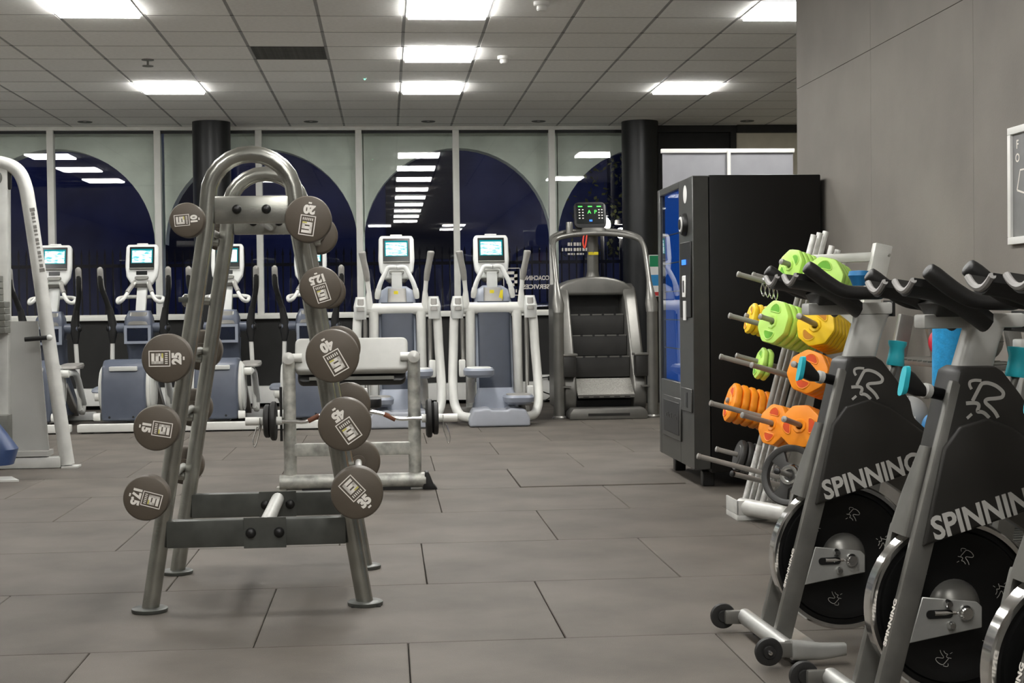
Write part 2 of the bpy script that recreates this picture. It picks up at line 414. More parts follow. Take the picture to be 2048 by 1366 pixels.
for a, b in zip(ys[1:], ys[:-1]):
    panel_mesh(a, b, 0, 2.42).build('wall_panel', M_wallr, wr, .0012, 1)
    panel_mesh(a, b, 2.42, CEIL+.05).build('wall_panel', M_wallr, wr, .0012, 1)
MB().box((XR, YC+.0012, 0), (XR+.2, YC+.012, CEIL+.05)).build('wall_end_board', M_wallr, wr)
# window wall: low black wall, sill, head, trunking
struct('wall_windows', MB().box((XL, YW, 0), (4.02, YW+.16, .985)), M_walld)
struct('wall_cream', MB().box((4.02, YW-.02, 0), (XE, YW+.16, 3.05)), M_cream)
struct('trim_1', MB().box((XL, YW-.06, .985), (3.1, YW+.09, 1.03)), M_frame_w, .006)
struct('trim_2', MB().box((XL, YW-.01, 3.095), (3.1, YW+.09, CEIL)), M_frame_w, .004)
struct('trim_3', MB().box((3.1, YW-.04, 3.06), (XE, YW+.09, CEIL)).box((3.955, YW-.04, 0), (4.02, YW+.09, 3.06)).box((4.02, YW-.10, 3.05), (XE, YW+.1, CEIL)), M_walld)
tk = struct('trim_4', MB().box((-4.6, YW-.14, .045), (1.66, YW-.001, .235)).box((1.66, YW-.16, .03), (1.90, YW-.001, .31)), M_white, .008)
for x in (-3.4, -1.9, -1.1, .1, 1.15): MB().box((x, YW-.143, .045), (x+.006, YW-.14, .235)).build('trunking_joint', M_runner, tk)
mx = [-4.83, -3.69, -2.525, -1.41, -.296, .80, 1.893, 3.03, 3.96]
for i in range(len(mx)-1):
    x0, x1 = mx[i], mx[i+1]; top = 3.095
    wdw = struct_empty('window_%d' % (i+1), ((x0+x1)/2, YW+.05, 1.03)); hx = (x1-x0)/2
    if i == 7:
        MB().box((-hx, .0, 0), (hx, .03, top-1.03)).build('dark_panel', M_walld, wdw, .004, 1); continue  # black board in place of glass paints this bay dark
    MB().box((-hx, .0, 0), (hx, .006, top-1.03)).build('pane', M_glass, wdw)
    if i < 7:
        MB().box((-hx-.036, -.06, 0), (-hx+.036, .04, top-1.03)).build('mullion', M_frame_w, wdw, .004)
        MB().box((-hx+.036, -.015, top-1.03-.03), (hx-.036, .025, top-1.03)).build('head_strip', M_black, wdw)
        MB().box((-hx+.036, -.03, 0), (hx-.036, .03, .02)).build('bead', M_frame_w, wdw)
# vinyl lettering on the glass, facing the street (reads mirrored from inside)
def lettering(label, name, items, boxes=(), strokes=()):
    if items:
        t = thing(name, label, 'lettering', (items[0][2], YW+.046, items[0][3]))
        for body, size, x, z, bold, fit in items:
            put_text(MB(), body, size, (x-items[0][2], 0, z-items[0][3]), (1, 0, 0), (0, 0, 1), bold, mirror=True, fit=fit).build('text_line', M_print, t)
        return t
    m = MB()
    for body, size, x, z, bold, fit in items: put_text(m, body, size, (x, YW+.046, z), (1, 0, 0), (0, 0, 1), bold, mirror=True, fit=fit)
    for b in boxes: m.add([(b[0], YW+.046, b[1]), (b[2], YW+.046, b[1]), (b[2], YW+.046, b[3]), (b[0], YW+.046, b[3])], [(0, 1, 2, 3)])
    o = m.build(name, M_print); o['kind'] = 'stuff'; return tag(o, label, 'lettering')
lettering('white mirrored window lettering about coaching services', 'window_lettering',
          [('COACHING', .07, 1.70, 1.41, .002, .30), ('SERVICES', .07, 1.70, 1.31, .002, .31)])
lettering('small white mirrored window lettering behind the stair climber neck', 'window_lettering',
          [], [(2.0+.034*k, z, 2.0+.034*k+(.026 if (k*7+int(z*100)) % 3 else .016), z+h) for z, h, n0, n1 in ((1.775, .038, 2, 7), (1.715, .036, 0, 9), (1.672, .02, 2, 8)) for k in range(n0, n1)])
bx = []
x0, z0, x1, z1 = 1.325, 1.215, 1.52, 1.53; t_ = .008
bx += [(x0, z0, x1, z0+t_), (x0, z1-t_, x1, z1), (x0, z0, x0+t_, z1), (x1-t_, z0, x1, z1)]
for a in ((0, .80, 1, 1), (.72, .0, 1, 1.0), (0, 0, 1, .2), (0, 0, .25, .6), (0, .4, 1, .6)):
    gx, gz, gw, gh = 1.36, 1.32, .125, .17
    bx.append((gx+a[0]*gw, gz+a[1]*gh, gx+a[2]*gw, gz+a[3]*gh))
for k in range(5): bx.append((1.365+.025*k, 1.25, 1.378+.025*k, 1.285))
lettering('white boxed emblem on the window beside the right cross trainer', 'window_emblem', [], bx)
# ---- outside: arcade in front of the glass, yard, fence, dim building, lamps, tree
arc = MB(); cz, ra = 1.84, 1.085
for c in (-5.93, -3.70, -1.41, .83, 3.07):
    hw = 1.125; n = 28
    low = [(c-ra*math.cos(PI*k/n), cz+ra*math.sin(PI*k/n)) for k in range(n+1)]
    for k in range(n):
        (xa, za), (xb, zb) = low[k], low[k+1]
        for ya in (16.97, 17.22): arc.add([(xa, ya, za), (xb, ya, zb), (xb, ya, 3.6), (xa, ya, 3.6)], [(0, 1, 2, 3)])
        arc.add([(xa, 16.97, za), (xb, 16.97, zb), (xb, 17.22, zb), (xa, 17.22, za)], [(0, 1, 2, 3)])
    arc.box((c+ra, 16.97, -.2), (c+2*hw-ra, 17.22, 3.6))
ao = struct('wall_arcade', arc, M_facade)
struct('ground_outside', MB().box((-30, YW+.16, -.3), (30, 60, -.2)), M_asphalt)
fen = thing('railing_fence', 'black iron railing fence in the dark street outside the windows', 'fence', (0, 22.5, -.2))
pk = MB().box((-.011, -.011, 0), (.011, .011, 2.15)).add([(-.02, 0, 2.12), (0, 0, 2.24), (.02, 0, 2.12)], [(0, 1, 2)]).mesh('picket', M_iron)
for i in range(110): inst(pk, 'picket', fen, (-7.2+.115*i, 0, 0))
for z in (.25, 1.95): MB().box((-7.5, -.02, z), (6, .02, z+.05)).build('rail', M_iron, fen)
bl = thing('street_building', 'dim dark building across the street outside', 'building', (-3, 33, -.2))
MB().box((-16, 0, 0), (15, .5, 9)).build('wall', M_brick, bl)
for k in range(5):
    MB().box((-12+5*k, -.06, 2.4), (-10.4+5*k, .02, 5.0)).build('window', M_screen_frame, bl)
for i, (x, y, z, s, lb) in enumerate([(3.99, 27, 2.66, 40, 'bright street lamp seen through the glass beside the stair climber console'),
                                      (4.34, 27, 2.50, 30, 'smaller street lamp beside the right black column')]):
    t = thing('street_lamp', lb, 'lamp', (x, y, -.2))
    MB().rod((0, 0, 0), (0, 0, z+.1), .05, .035).build('pole', M_iron, t)
    MB().lathe([(.02, .12), (.11, .08), (.12, 0), (.09, -.01)], (0, 0, z+.30), (0, 0, 1), 16).build('hood', M_iron, t)
    MB().ball((0, -.03, z+.14), .155 if i == 0 else .10, 16).build('bulb', emit('street_bulb_%d' % i, (1, .95, .85), s), t)  # ball made oversized to take in the glare around the lamp
tr = thing('street_tree', 'lamplit street tree outside behind the stair climber', 'tree', (5.1, 29.6, -.2))
MB().tube([(0, 0, 0), (.05, 0, 1.6), (-.05, 0, 3.2), (.1, 0, 4.6)], [.14, .1, .08, .03], 10, 4).build('trunk', M_bark, tr)
lf = MB()
for i in range(900):
    a = random.uniform(0, 2*PI); rr = 1.5*math.sqrt(random.random()); z = random.uniform(2.2, 4.6); p = V((rr*math.cos(a), rr*math.sin(a)*.7, z))
    u = V((random.uniform(-1, 1), random.uniform(-1, 1), random.uniform(-1, 1))).normalized()*.06; v = u.cross(V((random.uniform(-1, 1), .3, 1))).normalized()*.035
    lf.add([p-u, p-v, p+u, p+v], [(0, 1, 2, 3)])
lf = lf.build('foliage', M_leaf, tr); lf['kind'] = 'stuff'
car = thing('parked_car', 'dark blue parked car outside behind the cross trainers', 'car', (1.9, 20.2, -.2))
body = [(-2.0, .25), (-2.05, .7), (-1.5, .85), (-.9, 1.32), (.5, 1.36), (1.2, .95), (1.95, .85), (2.05, .5), (2.0, .25)]
MB().prism(body, -.8, .8).build('body', M_carblue, car, .06)
MB().prism([(-1.25, .9), (-.8, 1.26), (.42, 1.3), (.95, .95)], .795, .815).build('side_window', M_screen_frame, car)
for x in (-1.3, 1.3):
    MB().lathe([(.05, 0), (.3, 0), (.32, .04), (.32, .2), (.05, .2)], (x, -.83, .31), (0, 1, 0), 20).build('wheel', M_blackmatte, car)
# ---- columns
for x, lb in ((-1.883, 'glossy black round column left of the rack, reaching the ceiling'), (2.842, 'glossy black round column beside the stair climber')):
    t = thing('round_column', lb, 'column', (x, 16.28, 0))
    MB().lathe([(0, 0), (.205, 0), (.205, CEIL-.0), (0, CEIL)], (0, 0, 0), (0, 0, 1), 40).build('shaft', M_colblack, t)
    MB().lathe([(.205, 0), (.213, 0), (.213, .09), (.205, .10)], (0, 0, 0), (0, 0, 1), 40).build('base_collar', M_colblack, t)
# ---- ceiling fittings
for i, (x, lb) in enumerate([(-3.22, 'small round downlight by the windows, farthest left'), (-.80, 'small round downlight above the second arch window'),
                             (.48, 'small round downlight above the third arch window'), (1.70, 'small round downlight left of the right column'), (4.05, 'small round downlight above the cream wall')]):
    t = thing('downlight', lb, 'downlight', (x, 16.22, CEIL), group='small unlit downlights along the windows')
    MB().lathe([(.055, .0), (.075, -.006), (.08, .0), (.07, .004)], (0, 0, 0), (0, 0, 1), 20).build('rim', M_rackdark, t)
    MB().lathe([(0, .001), (.056, -.002), (.056, .004)], (0, 0, 0), (0, 0, 1), 20).build('lens', M_vent, t)
for x, y, lb in ((.985, 12.05, 'white round smoke detector on the ceiling right of the middle lights'), (1.07, 9.92, 'white round smoke detector at the top edge of the photo')):
    t = thing('smoke_detector', lb, 'detector', (x, y, CEIL))
    MB().lathe([(0, 0), (.055, 0), (.055, -.022), (.05, -.028), (0, -.028)], (0, 0, 0), (0, 0, 1), 24).build('base', M_white, t)
    MB().lathe([(0, -.028), (.034, -.028), (.036, -.05), (.028, -.06), (0, -.06)], (0, 0, 0), (0, 0, 1), 24).build('sensor', M_white, t)
t = thing('sprinkler_head', 'small metal sprinkler head hanging from the left ceiling', 'sprinkler', (-1.92, 12.25, CEIL))
MB().lathe([(0, 0), (.05, 0), (.05, -.006), (0, -.008)], (0, 0, 0), (0, 0, 1), 16).build('rose', M_stack, t)
MB().rod((0, 0, 0), (0, 0, -.05), .009).build('stem', M_stack, t)
MB().lathe([(0, -.05), (.045, -.05), (.045, -.056), (0, -.058)], (0, 0, 0), (0, 0, 1), 16).build('deflector', M_stack, t)
t = thing('indicator_light', 'tiny green indicator light in the ceiling left of the farthest middle light', 'indicator', (-.17, 13.2, CEIL))
MB().lathe([(0, 0), (.018, 0), (.016, -.006), (0, -.008)], (0, 0, 0), (0, 0, 1), 12).build('rim', M_white, t)
MB().ball((0, 0, -.009), .008, 10).build('led', M_ledc, t)

# ================================================================== FIXED BARBELL RACK
RX, RF, RR_ = -.482, 5.32, 6.08
rk = thing('barbell_rack', 'gunmetal A-frame rack with arched tops holding numbered black barbells', 'rack', (RX, 5.70, 0), math.radians(.8))
def legx(z, side):           # leg centre offset from the rack's middle at height z
    return side*(.150+(.383-.150)*max(0, (1.44-z))/1.44)
fy = {0: RF-5.70, 1: RR_-5.70}
for k in (0, 1):
    y = fy[k]; m = MB(); pts = []
    for z in (.012, .5, 1.0, 1.36): pts.append((legx(z, -1), y, z))
    for i in range(0, 13):
        a = PI-PI*i/12; pts.append((.152*math.cos(a), y, 1.478+.152*math.sin(a)))
    for z in (1.36, 1.0, .5, .012): pts.append((legx(z, 1), y, z))
    m.tube(pts, .0305, 18).build('frame_tube', M_rackgrey, rk)
    for s in (-1, 1):
        x = legx(0, s)
        ft = MB().lathe([(0, 0), (.062, 0), (.064, .004), (.064, .013), (.060, .016), (0, .016)], (x, y, .0), (0, 0, 1), 28).build('foot_plate', M_rackdark, rk)
        if k == 0 and s == 1: MB().box((x-.05, y-.05, -.0), (x+.055, y+.045, .006)).build('rubber_shim', M_blackmatte, ft)
    hb = MB().box((legx(.28, -1)+.02, y-.028, .228), (legx(.28, 1)-.02, y+.028, .325)).build('lower_beam', M_rackdark, rk, .006)
    hp = MB().box((-.045, y-.033, .222), (.105, y-.0285, .331)).build('joint_plate', M_rackdark, hb)
    for x in (-.02, .08):
        MB().lathe([(0, -.016), (.010, -.015), (.017, -.009), (.019, 0), (.019, .002)], (x, y-.033, .277), (0, 1, 0), 16).build('bolt', M_black, hb)
    ub = MB().box((legx(1.43, -1)+.02, y-.020, 1.382), (legx(1.43, 1)-.02, y+.022, 1.480)).build('upper_beam', M_rackgrey, rk, .008)
    for x in (-.052, .052):
        MB().lathe([(0, -.014), (.009, -.013), (.015, -.008), (.017, 0), (.017, .002)], (x, y-.021, 1.432), (0, 1, 0), 16).build('bolt', M_black, ub)
MB().rod((.03, fy[0], .30), (.03, fy[1], .30), .026, n=16).build('lower_spine', M_silver, rk)
MB().rod((.02, fy[0], 1.415), (.02, fy[1], 1.415), .022, n=16).build('upper_spine', M_rackgrey, rk)
# rests on the legs: capped pegs on the far frame, small hooks on the near one
LV = [1.384, 1.147, .910, .671, .431]
def barx(z, s): return legx(z, s)+s*.047
for s in (-1, 1):
    for i, z in enumerate(LV):
        x = barx(z, s)
        zz = z-.037; ext = .075 if (s, i) == (-1, 1) else .012
        pg = MB().rod((legx(zz, s), fy[1]+.005, zz), (x+s*ext, fy[1]+.005, zz+.006), .016).build('peg', M_rackgrey, rk)
        if ext > .05: MB().lathe([(0, -.004), (.016, -.004), (.026, .004), (.026, .016), (.018, .024), (0, .024)], (x+s*ext, fy[1]+.005, zz+.006), (s, 0, 0), 16).build('peg_cap', M_rackgrey, pg)
        MB().box((min(legx(zz, s), x+s*.02), fy[0]-.002, zz-.006), (max(legx(zz, s), x+s*.02), fy[0]+.026, zz+.012)).build('hook', M_rackdark, rk, .003)
# ---- barbells
def emblem_print(parent, kg, R, ang, face_y):
    """white box emblem and weight number on the front face (facing -y), turned by ang"""
    ca, sa = math.cos(ang), math.sin(ang); u = V((ca, 0, sa)); v = V((-sa, 0, ca)); k = R/.086; o = V((0, face_y, 0))
    m = MB()
    def rect(a, b, c, d): flatpoly(m, [(a*k, b*k), (c*k, b*k), (c*k, d*k), (a*k, d*k)], o, u, v)
    x0, x1, y0, y1, t = -.028, .028, -.014, .060, .0032
    for q in ((x0, y0, x1, y0+t), (x0, y1-t, x1, y1), (x0, y0, x0+t, y1), (x1-t, y0, x1, y1)): rect(*q)
    gx0, gx1, gy0, gy1 = -.0185, .0185, .010, .051; gh = gy1-gy0
    for q in ((gx0, gy1-.0105, gx1, gy1), (gx0, gy0, gx0+.0095, gy1), (gx0, gy1-.0255, gx1, gy1-.0145), (gx1-.010, gy0, gx1, gy1-.0145), (gx0, gy0, gx1, gy0+.0105)): rect(*q)
    for j in range(6): rect(-.0185+.0068*j, -.005, -.0150+.0068*j, .0045)
    m.build('emblem_print', M_print, parent)
    m2 = MB(); put_text(m2, kg, .042*k, o+v*(-.037*k), u, v, .0026*k, .95); m2.build('number_print', M_print, parent)
    m3 = MB(); flatpoly(m3, [(-.006*k, -.063*k), (.006*k, -.063*k), (.006*k, -.057*k), (-.006*k, -.057*k)], o, u, v); m3.build('unit_print', M_print, parent)
    m4 = MB(); flatpoly(m4, [(.002*k, .0105*k), (.0185*k, .0105*k), (.0185*k, .0155*k), (.002*k, .0155*k)], o-V((0, .0002, 0)), u, v); m4.build('yellow_print', M_printyel, parent)
def barbell(kg, s, lv, R, ang, extra, dz=0.):
    z = LV[lv]; x = barx(z, s); c = math.cos(math.radians(.8)); 
    t = thing('fixed_barbell', 'black fixed barbell numbered %s, %s' % (kg, extra), 'barbell', (RX+x*c, 5.70+x*.014, z+dz), math.radians(.8), 'numbered barbells on the rack')
    MB().rod((0, -.47, 0), (0, .55, 0), .0145, n=16).build('bar', M_knurl, t)
    th = .05+R*.35
    for side, y0 in ((-1, -.585), (1, .48)):
        prof = [(0, 0), (R-.009, 0), (R-.003, .003), (R, .010), (R, th-.010), (R-.004, th-.003), (R-.010, th), (.03, th), (.028, th+.02), (0, th+.02)]
        if side == 1: prof = [(r, th-h) for r, h in prof]
        h = MB().lathe(prof, (0, y0, 0), (0, 1, 0), 48).build('head', M_urethane, t)
        if side == -1: emblem_print(h, kg, R, ang, y0-.0006)
    return t
D = math.radians
barbell('10', -1, 0, .0600, D(95), 'top of the left side')
barbell('25', -1, 2, .0845, D(90), 'largest on the left side')
barbell('15', -1, 3, .0780, D(-100), 'second from the bottom on the left')
barbell('17.5', -1, 4, .0780, D(-106), 'lowest on the left side')
barbell('20', 1, 0, .0810, D(171), 'top of the right side')
barbell('12.5', 1, 1, .0730, D(197), 'second from the top on the right')
barbell('40', 1, 2, .0930, D(209), 'middle of the right side')
barbell('45', 1, 3, .0930, D(214), 'second from the bottom on the right')
barbell('35', 1, 4, .0915, D(43), 'lowest on the right side')

# ================================================================== PREACHER BENCH with curl bar
pb = thing('preacher_bench', 'worn silver preacher curl bench with pale pad behind the barbell rack', 'bench', (-.215, 8.75, 0))
for s in (-1, 1):
    up = MB().tube([(s*.368, 0, .05), (s*.368, 0, .805)], .0375, 18).build('upright', M_silver_worn, pb)
    MB().lathe([(0, -.0), (.028, 0), (.036, .012), (.036, .02), (0, .03)], (s*.368, -.037, .79), (0, -1, 0), 18).build('end_cap', M_silver, up)
    MB().rod((s*.29, 0, .79), (s*.37, 0, .79), .026).build('pad_bracket', M_silver, pb)
    MB().box((s*.405-.02, -.01, .30), (s*.405-.005, .01, .62)).build('bar_guard', M_black, pb)
MB().bar((-.35, 0, .245), (.35, 0, .245), .05, .075).build('cross_beam', M_silver_worn, pb, .006)
MB().box((-.112, -.0285, .208), (-.085, -.024, .285)).build('rust_patch', M_rust, pb)
MB().rod((-.43, -.02, .055), (.43, -.02, .055), .045, n=20).build('floor_beam', M_silver_worn, pb)
MB().box((-.30, -.05, .0), (.34, .02, .02)).build('floor_strip', M_black, pb)
MB().box((-.45, -.045, 0), (-.39, .03, .03)).build('end_block', M_silver_worn, pb, .005)
for s in (1,):
    MB().prism([(.41, .0), (.50, .0), (.475, .03), (.445, .105), (.425, .105)], -.05, .06, (0, 0, 0), (s, 0, 0), (0, 0, 1)).build('end_foot', M_black, pb, .008)
pm = MB(); pm.prism(rrect(-.335, -.115, .335, .115, .035, 5), -.03, .03, (0, .06, .795), (1, 0, 0), V((0, .55, .835)))
pm.build('pad_top', M_padtop, pb, .018, 3)
pm = MB(); pm.prism(rrect(-.32, -.125, .32, .10, .035, 5), -.03, .03, (0, .115, .735), (1, 0, 0), V((0, .55, .835)))
pm.build('pad_base', M_black, pb, .015, 2)
MB().box((-.25, .0, .655), (.25, .02, .675)).build('pad_rail', M_stack, pb)
MB().rod((0, .25, .03), (0, .25, .72), .035).build('rear_post', M_silver_worn, pb)
MB().bar((0, 0, .055), (0, .85, .055), .07, .07).build('rear_beam', M_silver_worn, pb, .005)
MB().prism(rrect(-.17, -.14, .17, .14, .05), -.03, .03, (0, .80, .47), (1, 0, 0), (0, 1, 0)).build('seat_pad', M_black, pb, .015)
MB().rod((0, .80, .05), (0, .80, .46), .03).build('seat_post', M_silver_worn, pb)
cb = thing('curl_bar', 'bent chrome curl bar with small black plates across the preacher bench', 'barbell', (-.215, 8.68, .425))
pts = [(-.53, 0, -.005), (-.36, 0, -.005), (-.27, 0, -.008), (-.18, 0, .03), (-.09, 0, .045), (0, 0, .02), (.09, 0, .045), (.18, 0, .03), (.27, 0, 0.0), (.36, 0, .0), (.53, 0, .0)]
MB().tube(pts, .0125, 12, 3).build('bar', M_chrome, cb)
for s in (-1, 1):
    MB().rod((s*.41, 0, 0), (s*.62, 0, 0), .0245).build('sleeve', M_offwhite, cb)
    for d, r in ((.455, .115), (.492, .098)):
        MB().lathe([(.026, 0), (r*.55, 0), (r*.6, -.006), (r-.015, -.006), (r-.005, 0), (r, .006), (r, .024), (r-.008, .03), (.026, .03)], (s*d-.015, 0, 0), (1, 0, 0), 32).build('plate', M_blackmatte, cb)
    cl = MB(); cl.tube([(s*.535, -.03, .02), (s*.535, -.035, -.05), (s*.55, -.03, -.11), (s*.565, -.03, -.15), (s*.575, -.03, -.11), (s*.55, -.03, -.03)], .0035, 6, 3)
    cl.build('spring_clip', M_chrome, cb)
    MB().rod((s*.19, 0, .028), (s*.255, 0, -.004), .0145).build('worn_grip', M_rust, cb)

# ================================================================== CARDIO CONSOLE shared by ellipticals and cross trainers
def console(root, y, z0, z1, hw, scr=None, tilt=.22):
    h = z1-z0; zc = (z0+z1)/2; up = V((0, math.sin(tilt), math.cos(tilt))); rt = V((1, 0, 0)); nr = up.cross(rt)*-1  # facing -y
    o = V((0, y, zc)); f = V((0, -math.cos(tilt), math.sin(tilt)))
    def P(u, v, d): return o+rt*u+up*v+f*d
    poly = [(-hw*.62, -h/2), (hw*.62, -h/2), (hw*.93, -h*.30), (hw, -h*.05), (hw*.97, h*.42), (hw*.88, h/2), (-hw*.88, h/2), (-hw*.97, h*.42), (-hw, -h*.05), (-hw*.93, -h*.30)]
    body = MB().prism(poly, -.03, .035, o, rt, up).build('console', M_pale, root, .022, 3)
    fb = lambda a, b, c, d, d0, d1: [P(a, b, d0), P(c, b, d0), P(c, d, d0), P(a, d, d0), P(a, b, d1), P(c, b, d1), P(c, d, d1), P(a, d, d1)]
    BF = [(0, 3, 2, 1), (4, 5, 6, 7), (0, 1, 5, 4), (1, 2, 6, 5), (2, 3, 7, 6), (3, 0, 4, 7)]
    MB().add(fb(-hw*.74, -h*.12, hw*.74, h*.43, .03, .042), BF).build('screen_bezel', M_screen_frame, body, .004, 1)
    MB().add(fb(-hw*.64, h*.02, hw*.64, h*.375, .042, .0435), BF).build('screen_edge', M_screenedge, body)
    MB().add(fb(-hw*.58, h*.035, hw*.58, h*.335, .0435, .045), BF).build('screen', scr or M_screen, body)
    MB().add(fb(-hw*.74, -h*.135, hw*.74, -h*.105, .03, .06), BF).build('reading_ledge', M_stack, body, .003, 1)
    MB().add(fb(-hw*.33, -h*.27, hw*.33, -h*.175, .03, .040), BF).build('small_display', M_screen_frame, body, .003, 1)
    MB().add(fb(-hw*.33, h*.495, hw*.33, h*.525, -.02, .03), BF).build('top_clip', M_white, body, .003, 1)
    MB().loft([(P(0, -h*.34, .035), rt*hw*.42, up*h*.045), (P(0, -h*.36, .065), rt*hw*.38, up*h*.04)], 16).build('button_pad', M_stack, body)
    MB().loft([(P(0, -h*.50, .0), rt*hw*.60, f*.05), (P(0, -h*.56, .0), rt*hw*.42, f*.04)], 16).build('console_base', M_stair, body)
    return body

def elliptical(label, loc, scr=None, phase=1):
    r = thing('elliptical_trainer', label, 'elliptical', loc, 0, 'row of elliptical trainers')
    MB().box((-.385, -.05, .012), (.385, .06, .082)).build('rear_stabiliser', M_offwhite, r, .012)
    for s in (-1, 1): MB().box((s*.30-.05, -.03, 0), (s*.30+.05, .04, .013)).build('foot', M_black, r)
    prof = [(.06, .10), (.075, .45), (.13, .59), (.22, .645), (.42, .645), (.55, .58), (.64, .42), (.66, .20), (.62, .10)]
    d = MB().prism(prof, -.195, .195, (0, 0, 0), (0, 1, 0), (0, 0, 1)).build('flywheel_housing', M_blueg, r, .03, 3)
    MB().box((-.125, .088, .548), (.125, .14, .588)).build('top_badge', M_pale, d, .01)
    for x in (-.12, .09): MB().rod((x, .060, .135), (x, .07, .135), .011, n=10).build('screw_hole', M_black, d)
    for s in (-1, 1):
        c = MB().lathe([(0, .035), (.17, .032), (.225, .022), (.245, .006), (.245, -.02), (0, -.02)], (s*.197, .36, .37), (s, 0, 0), 36).build('side_disc', M_offwhite, r)
        MB().lathe([(.195, .034), (.205, .036), (.215, .030), (.213, .024)], (s*.197, .36, .37), (s, 0, 0), 36).build('disc_ring', M_pale, c)
        MB().rod((s*.20, .08, .14), (s*.26, .08, .14), .038, .034).build('roller_cap', M_offwhite, r)
        hi = (s == phase)
        cz = .52 if hi else .30
        MB().rod((s*.225, .36, cz), (s*.30, .36, cz), .035).build('crank_end', M_offwhite, r)
        pa = MB().tube([(s*.285, .36, cz), (s*.285, .75, cz-.03), (s*.285, 1.05, .20)], .030, 12, 4).build('pedal_arm', M_pale, r)
        MB().loft([((s*.27, .62, cz+.035), (.085, 0, 0), (0, .19, 0)), ((s*.27, .62, cz+.055), (.095, 0, 0), (0, .20, .01)), ((s*.27, .62, cz+.075), (.09, 0, 0), (0, .19, .01))], 20).build('foot_pedal', M_grip if hi else M_bluegl, r)
        MB().bar((s*.19, .66, .40), (s*.19, 1.15, .10), .06, .05).build('ramp_rail', M_grip, r, .006)
        MB().tube([(s*.285, 1.05, .20), (s*.28, 1.02, .12), (s*.265, .98, .16)], .026, 10, 4).build('link_elbow', M_offwhite, r)
        MB().tube([(s*.265, .98, .14), (s*.255, .97, .45), (s*.243, .95, .80)], .021, 12, 3).build('handle_rod', M_offwhite, r)
        MB().loft([((s*.243, .95, .78), (.024, 0, 0), (0, .024, 0)), ((s*.24, .95, .88), (.043, 0, 0), (0, .035, 0)), ((s*.24, .95, .97), (.040, 0, 0), (0, .035, 0)), ((s*.262, .93, 1.12), (.028, 0, 0), (0, .03, 0))], 14, 2.6).build('handle_pivot', M_black, r)
        hd = MB().tube([(s*.262, .93, 1.10), (s*.292, .88, 1.22), (s*.312, .80, 1.32), (s*.315, .78, 1.47)], [.027, .025, .026, .027], 14, 5).build('moving_handle', M_black, r)
        MB().tube([(s*.306, .83, 1.285), (s*.313, .80, 1.34), (s*.315, .778, 1.475), (s*.315, .777, 1.49)], [.0265, .0285, .0285, .017], 14, 4).build('grip', M_grip, hd)
        MB().rod((s*.12, .99, .925), (s*.275, .96, .925), .048).build('pivot_arm', M_blueg, r)
        MB().lathe([(0, .016), (.022, .014), (.034, 0), (.034, -.02)], (s*.285, .955, .925), (s, 0, 0), 16).build('pivot_cap', M_black, r)
        MB().tube([(s*.06, 1.22, 1.375), (s*.085, 1.12, 1.32), (s*.15, 1.02, 1.20), (s*.20, 1.04, 1.17), (s*.21, 1.14, 1.21), (s*.12, 1.22, 1.225), (0, 1.24, 1.22)], .0185, 12, 5).build('fixed_handlebar', M_offwhite, r)
        MB().tube([(s*.068, 1.20, 1.365), (s*.087, 1.12, 1.32), (s*.118, 1.06, 1.265)], .0225, 12, 4).build('sensor_grip', M_grip, r)
    MB().bar((0, .6, .09), (0, 1.62, .09), .13, .09).build('centre_rail', M_pale, r, .01)
    MB().box((-.30, 1.50, .01), (.30, 1.60, .09)).build('front_stabiliser', M_pale, r, .012)
    MB().loft([((0, 1.25, .10), (.20, 0, 0), (0, .28, 0)), ((0, 1.22, .28), (.165, 0, 0), (0, .20, 0)), ((0, 1.16, .45), (.135, 0, 0), (0, .12, 0)), ((0, 1.12, .65), (.125, 0, 0), (0, .10, 0)), ((0, 1.06, .82), (.135, 0, 0), (0, .10, 0))], 24, 3).build('column_shroud', M_blueg, r)
    h = MB().loft([((0, 1.02, .77), (.115, 0, 0), (0, .10, 0)), ((0, 1.01, .90), (.145, 0, 0), (0, .11, 0)), ((0, 1.03, 1.02), (.13, 0, 0), (0, .10, 0)), ((0, 1.06, 1.09), (.10, 0, 0), (0, .06, 0))], 24, 5).build('pivot_housing', M_blueg, r)
    bz = MB()
    for a, b in (((-.125, .892, .775), (.125, .905, .80)), ((-.125, .892, .925), (.125, .905, .95)), ((-.125, .892, .80), (-.098, .905, .925)), ((.098, .892, .80), (.125, .905, .925))): bz.box(a, b)
    bz.build('bezel', M_bluegl, h); MB().box((-.10, .895, .798), (.10, .90, .928)).build('dark_window', mat('navy_window', (.006, .010, .024), .25), h)
    MB().loft([((0, .925, .955), (.095, 0, 0), (0, .02, 0)), ((0, .985, 1.075), (.08, 0, 0), (0, .02, 0))], 16, 4).build('upper_badge', M_stair, h)
    MB().bar((0, 1.10, 1.05), (0, 1.26, 1.36), .095, .06).build('neck', M_pale, r, .012)
    console(r, 1.26, 1.335, 1.735, .160, scr)
    return r
EX = [(-3.20, 'elliptical trainer farthest left, half hidden by the sloped silver frame'), (-2.37, 'elliptical trainer second from the left with a lit teal screen'),
      (-1.55, 'elliptical trainer behind the left legs of the barbell rack, blank white screen'), (-.745, 'elliptical trainer behind the right side of the barbell rack')]
for i, (x, lb) in enumerate(EX): elliptical(lb, (x, 13.32, 0), M_screenwhite if i == 2 else None)

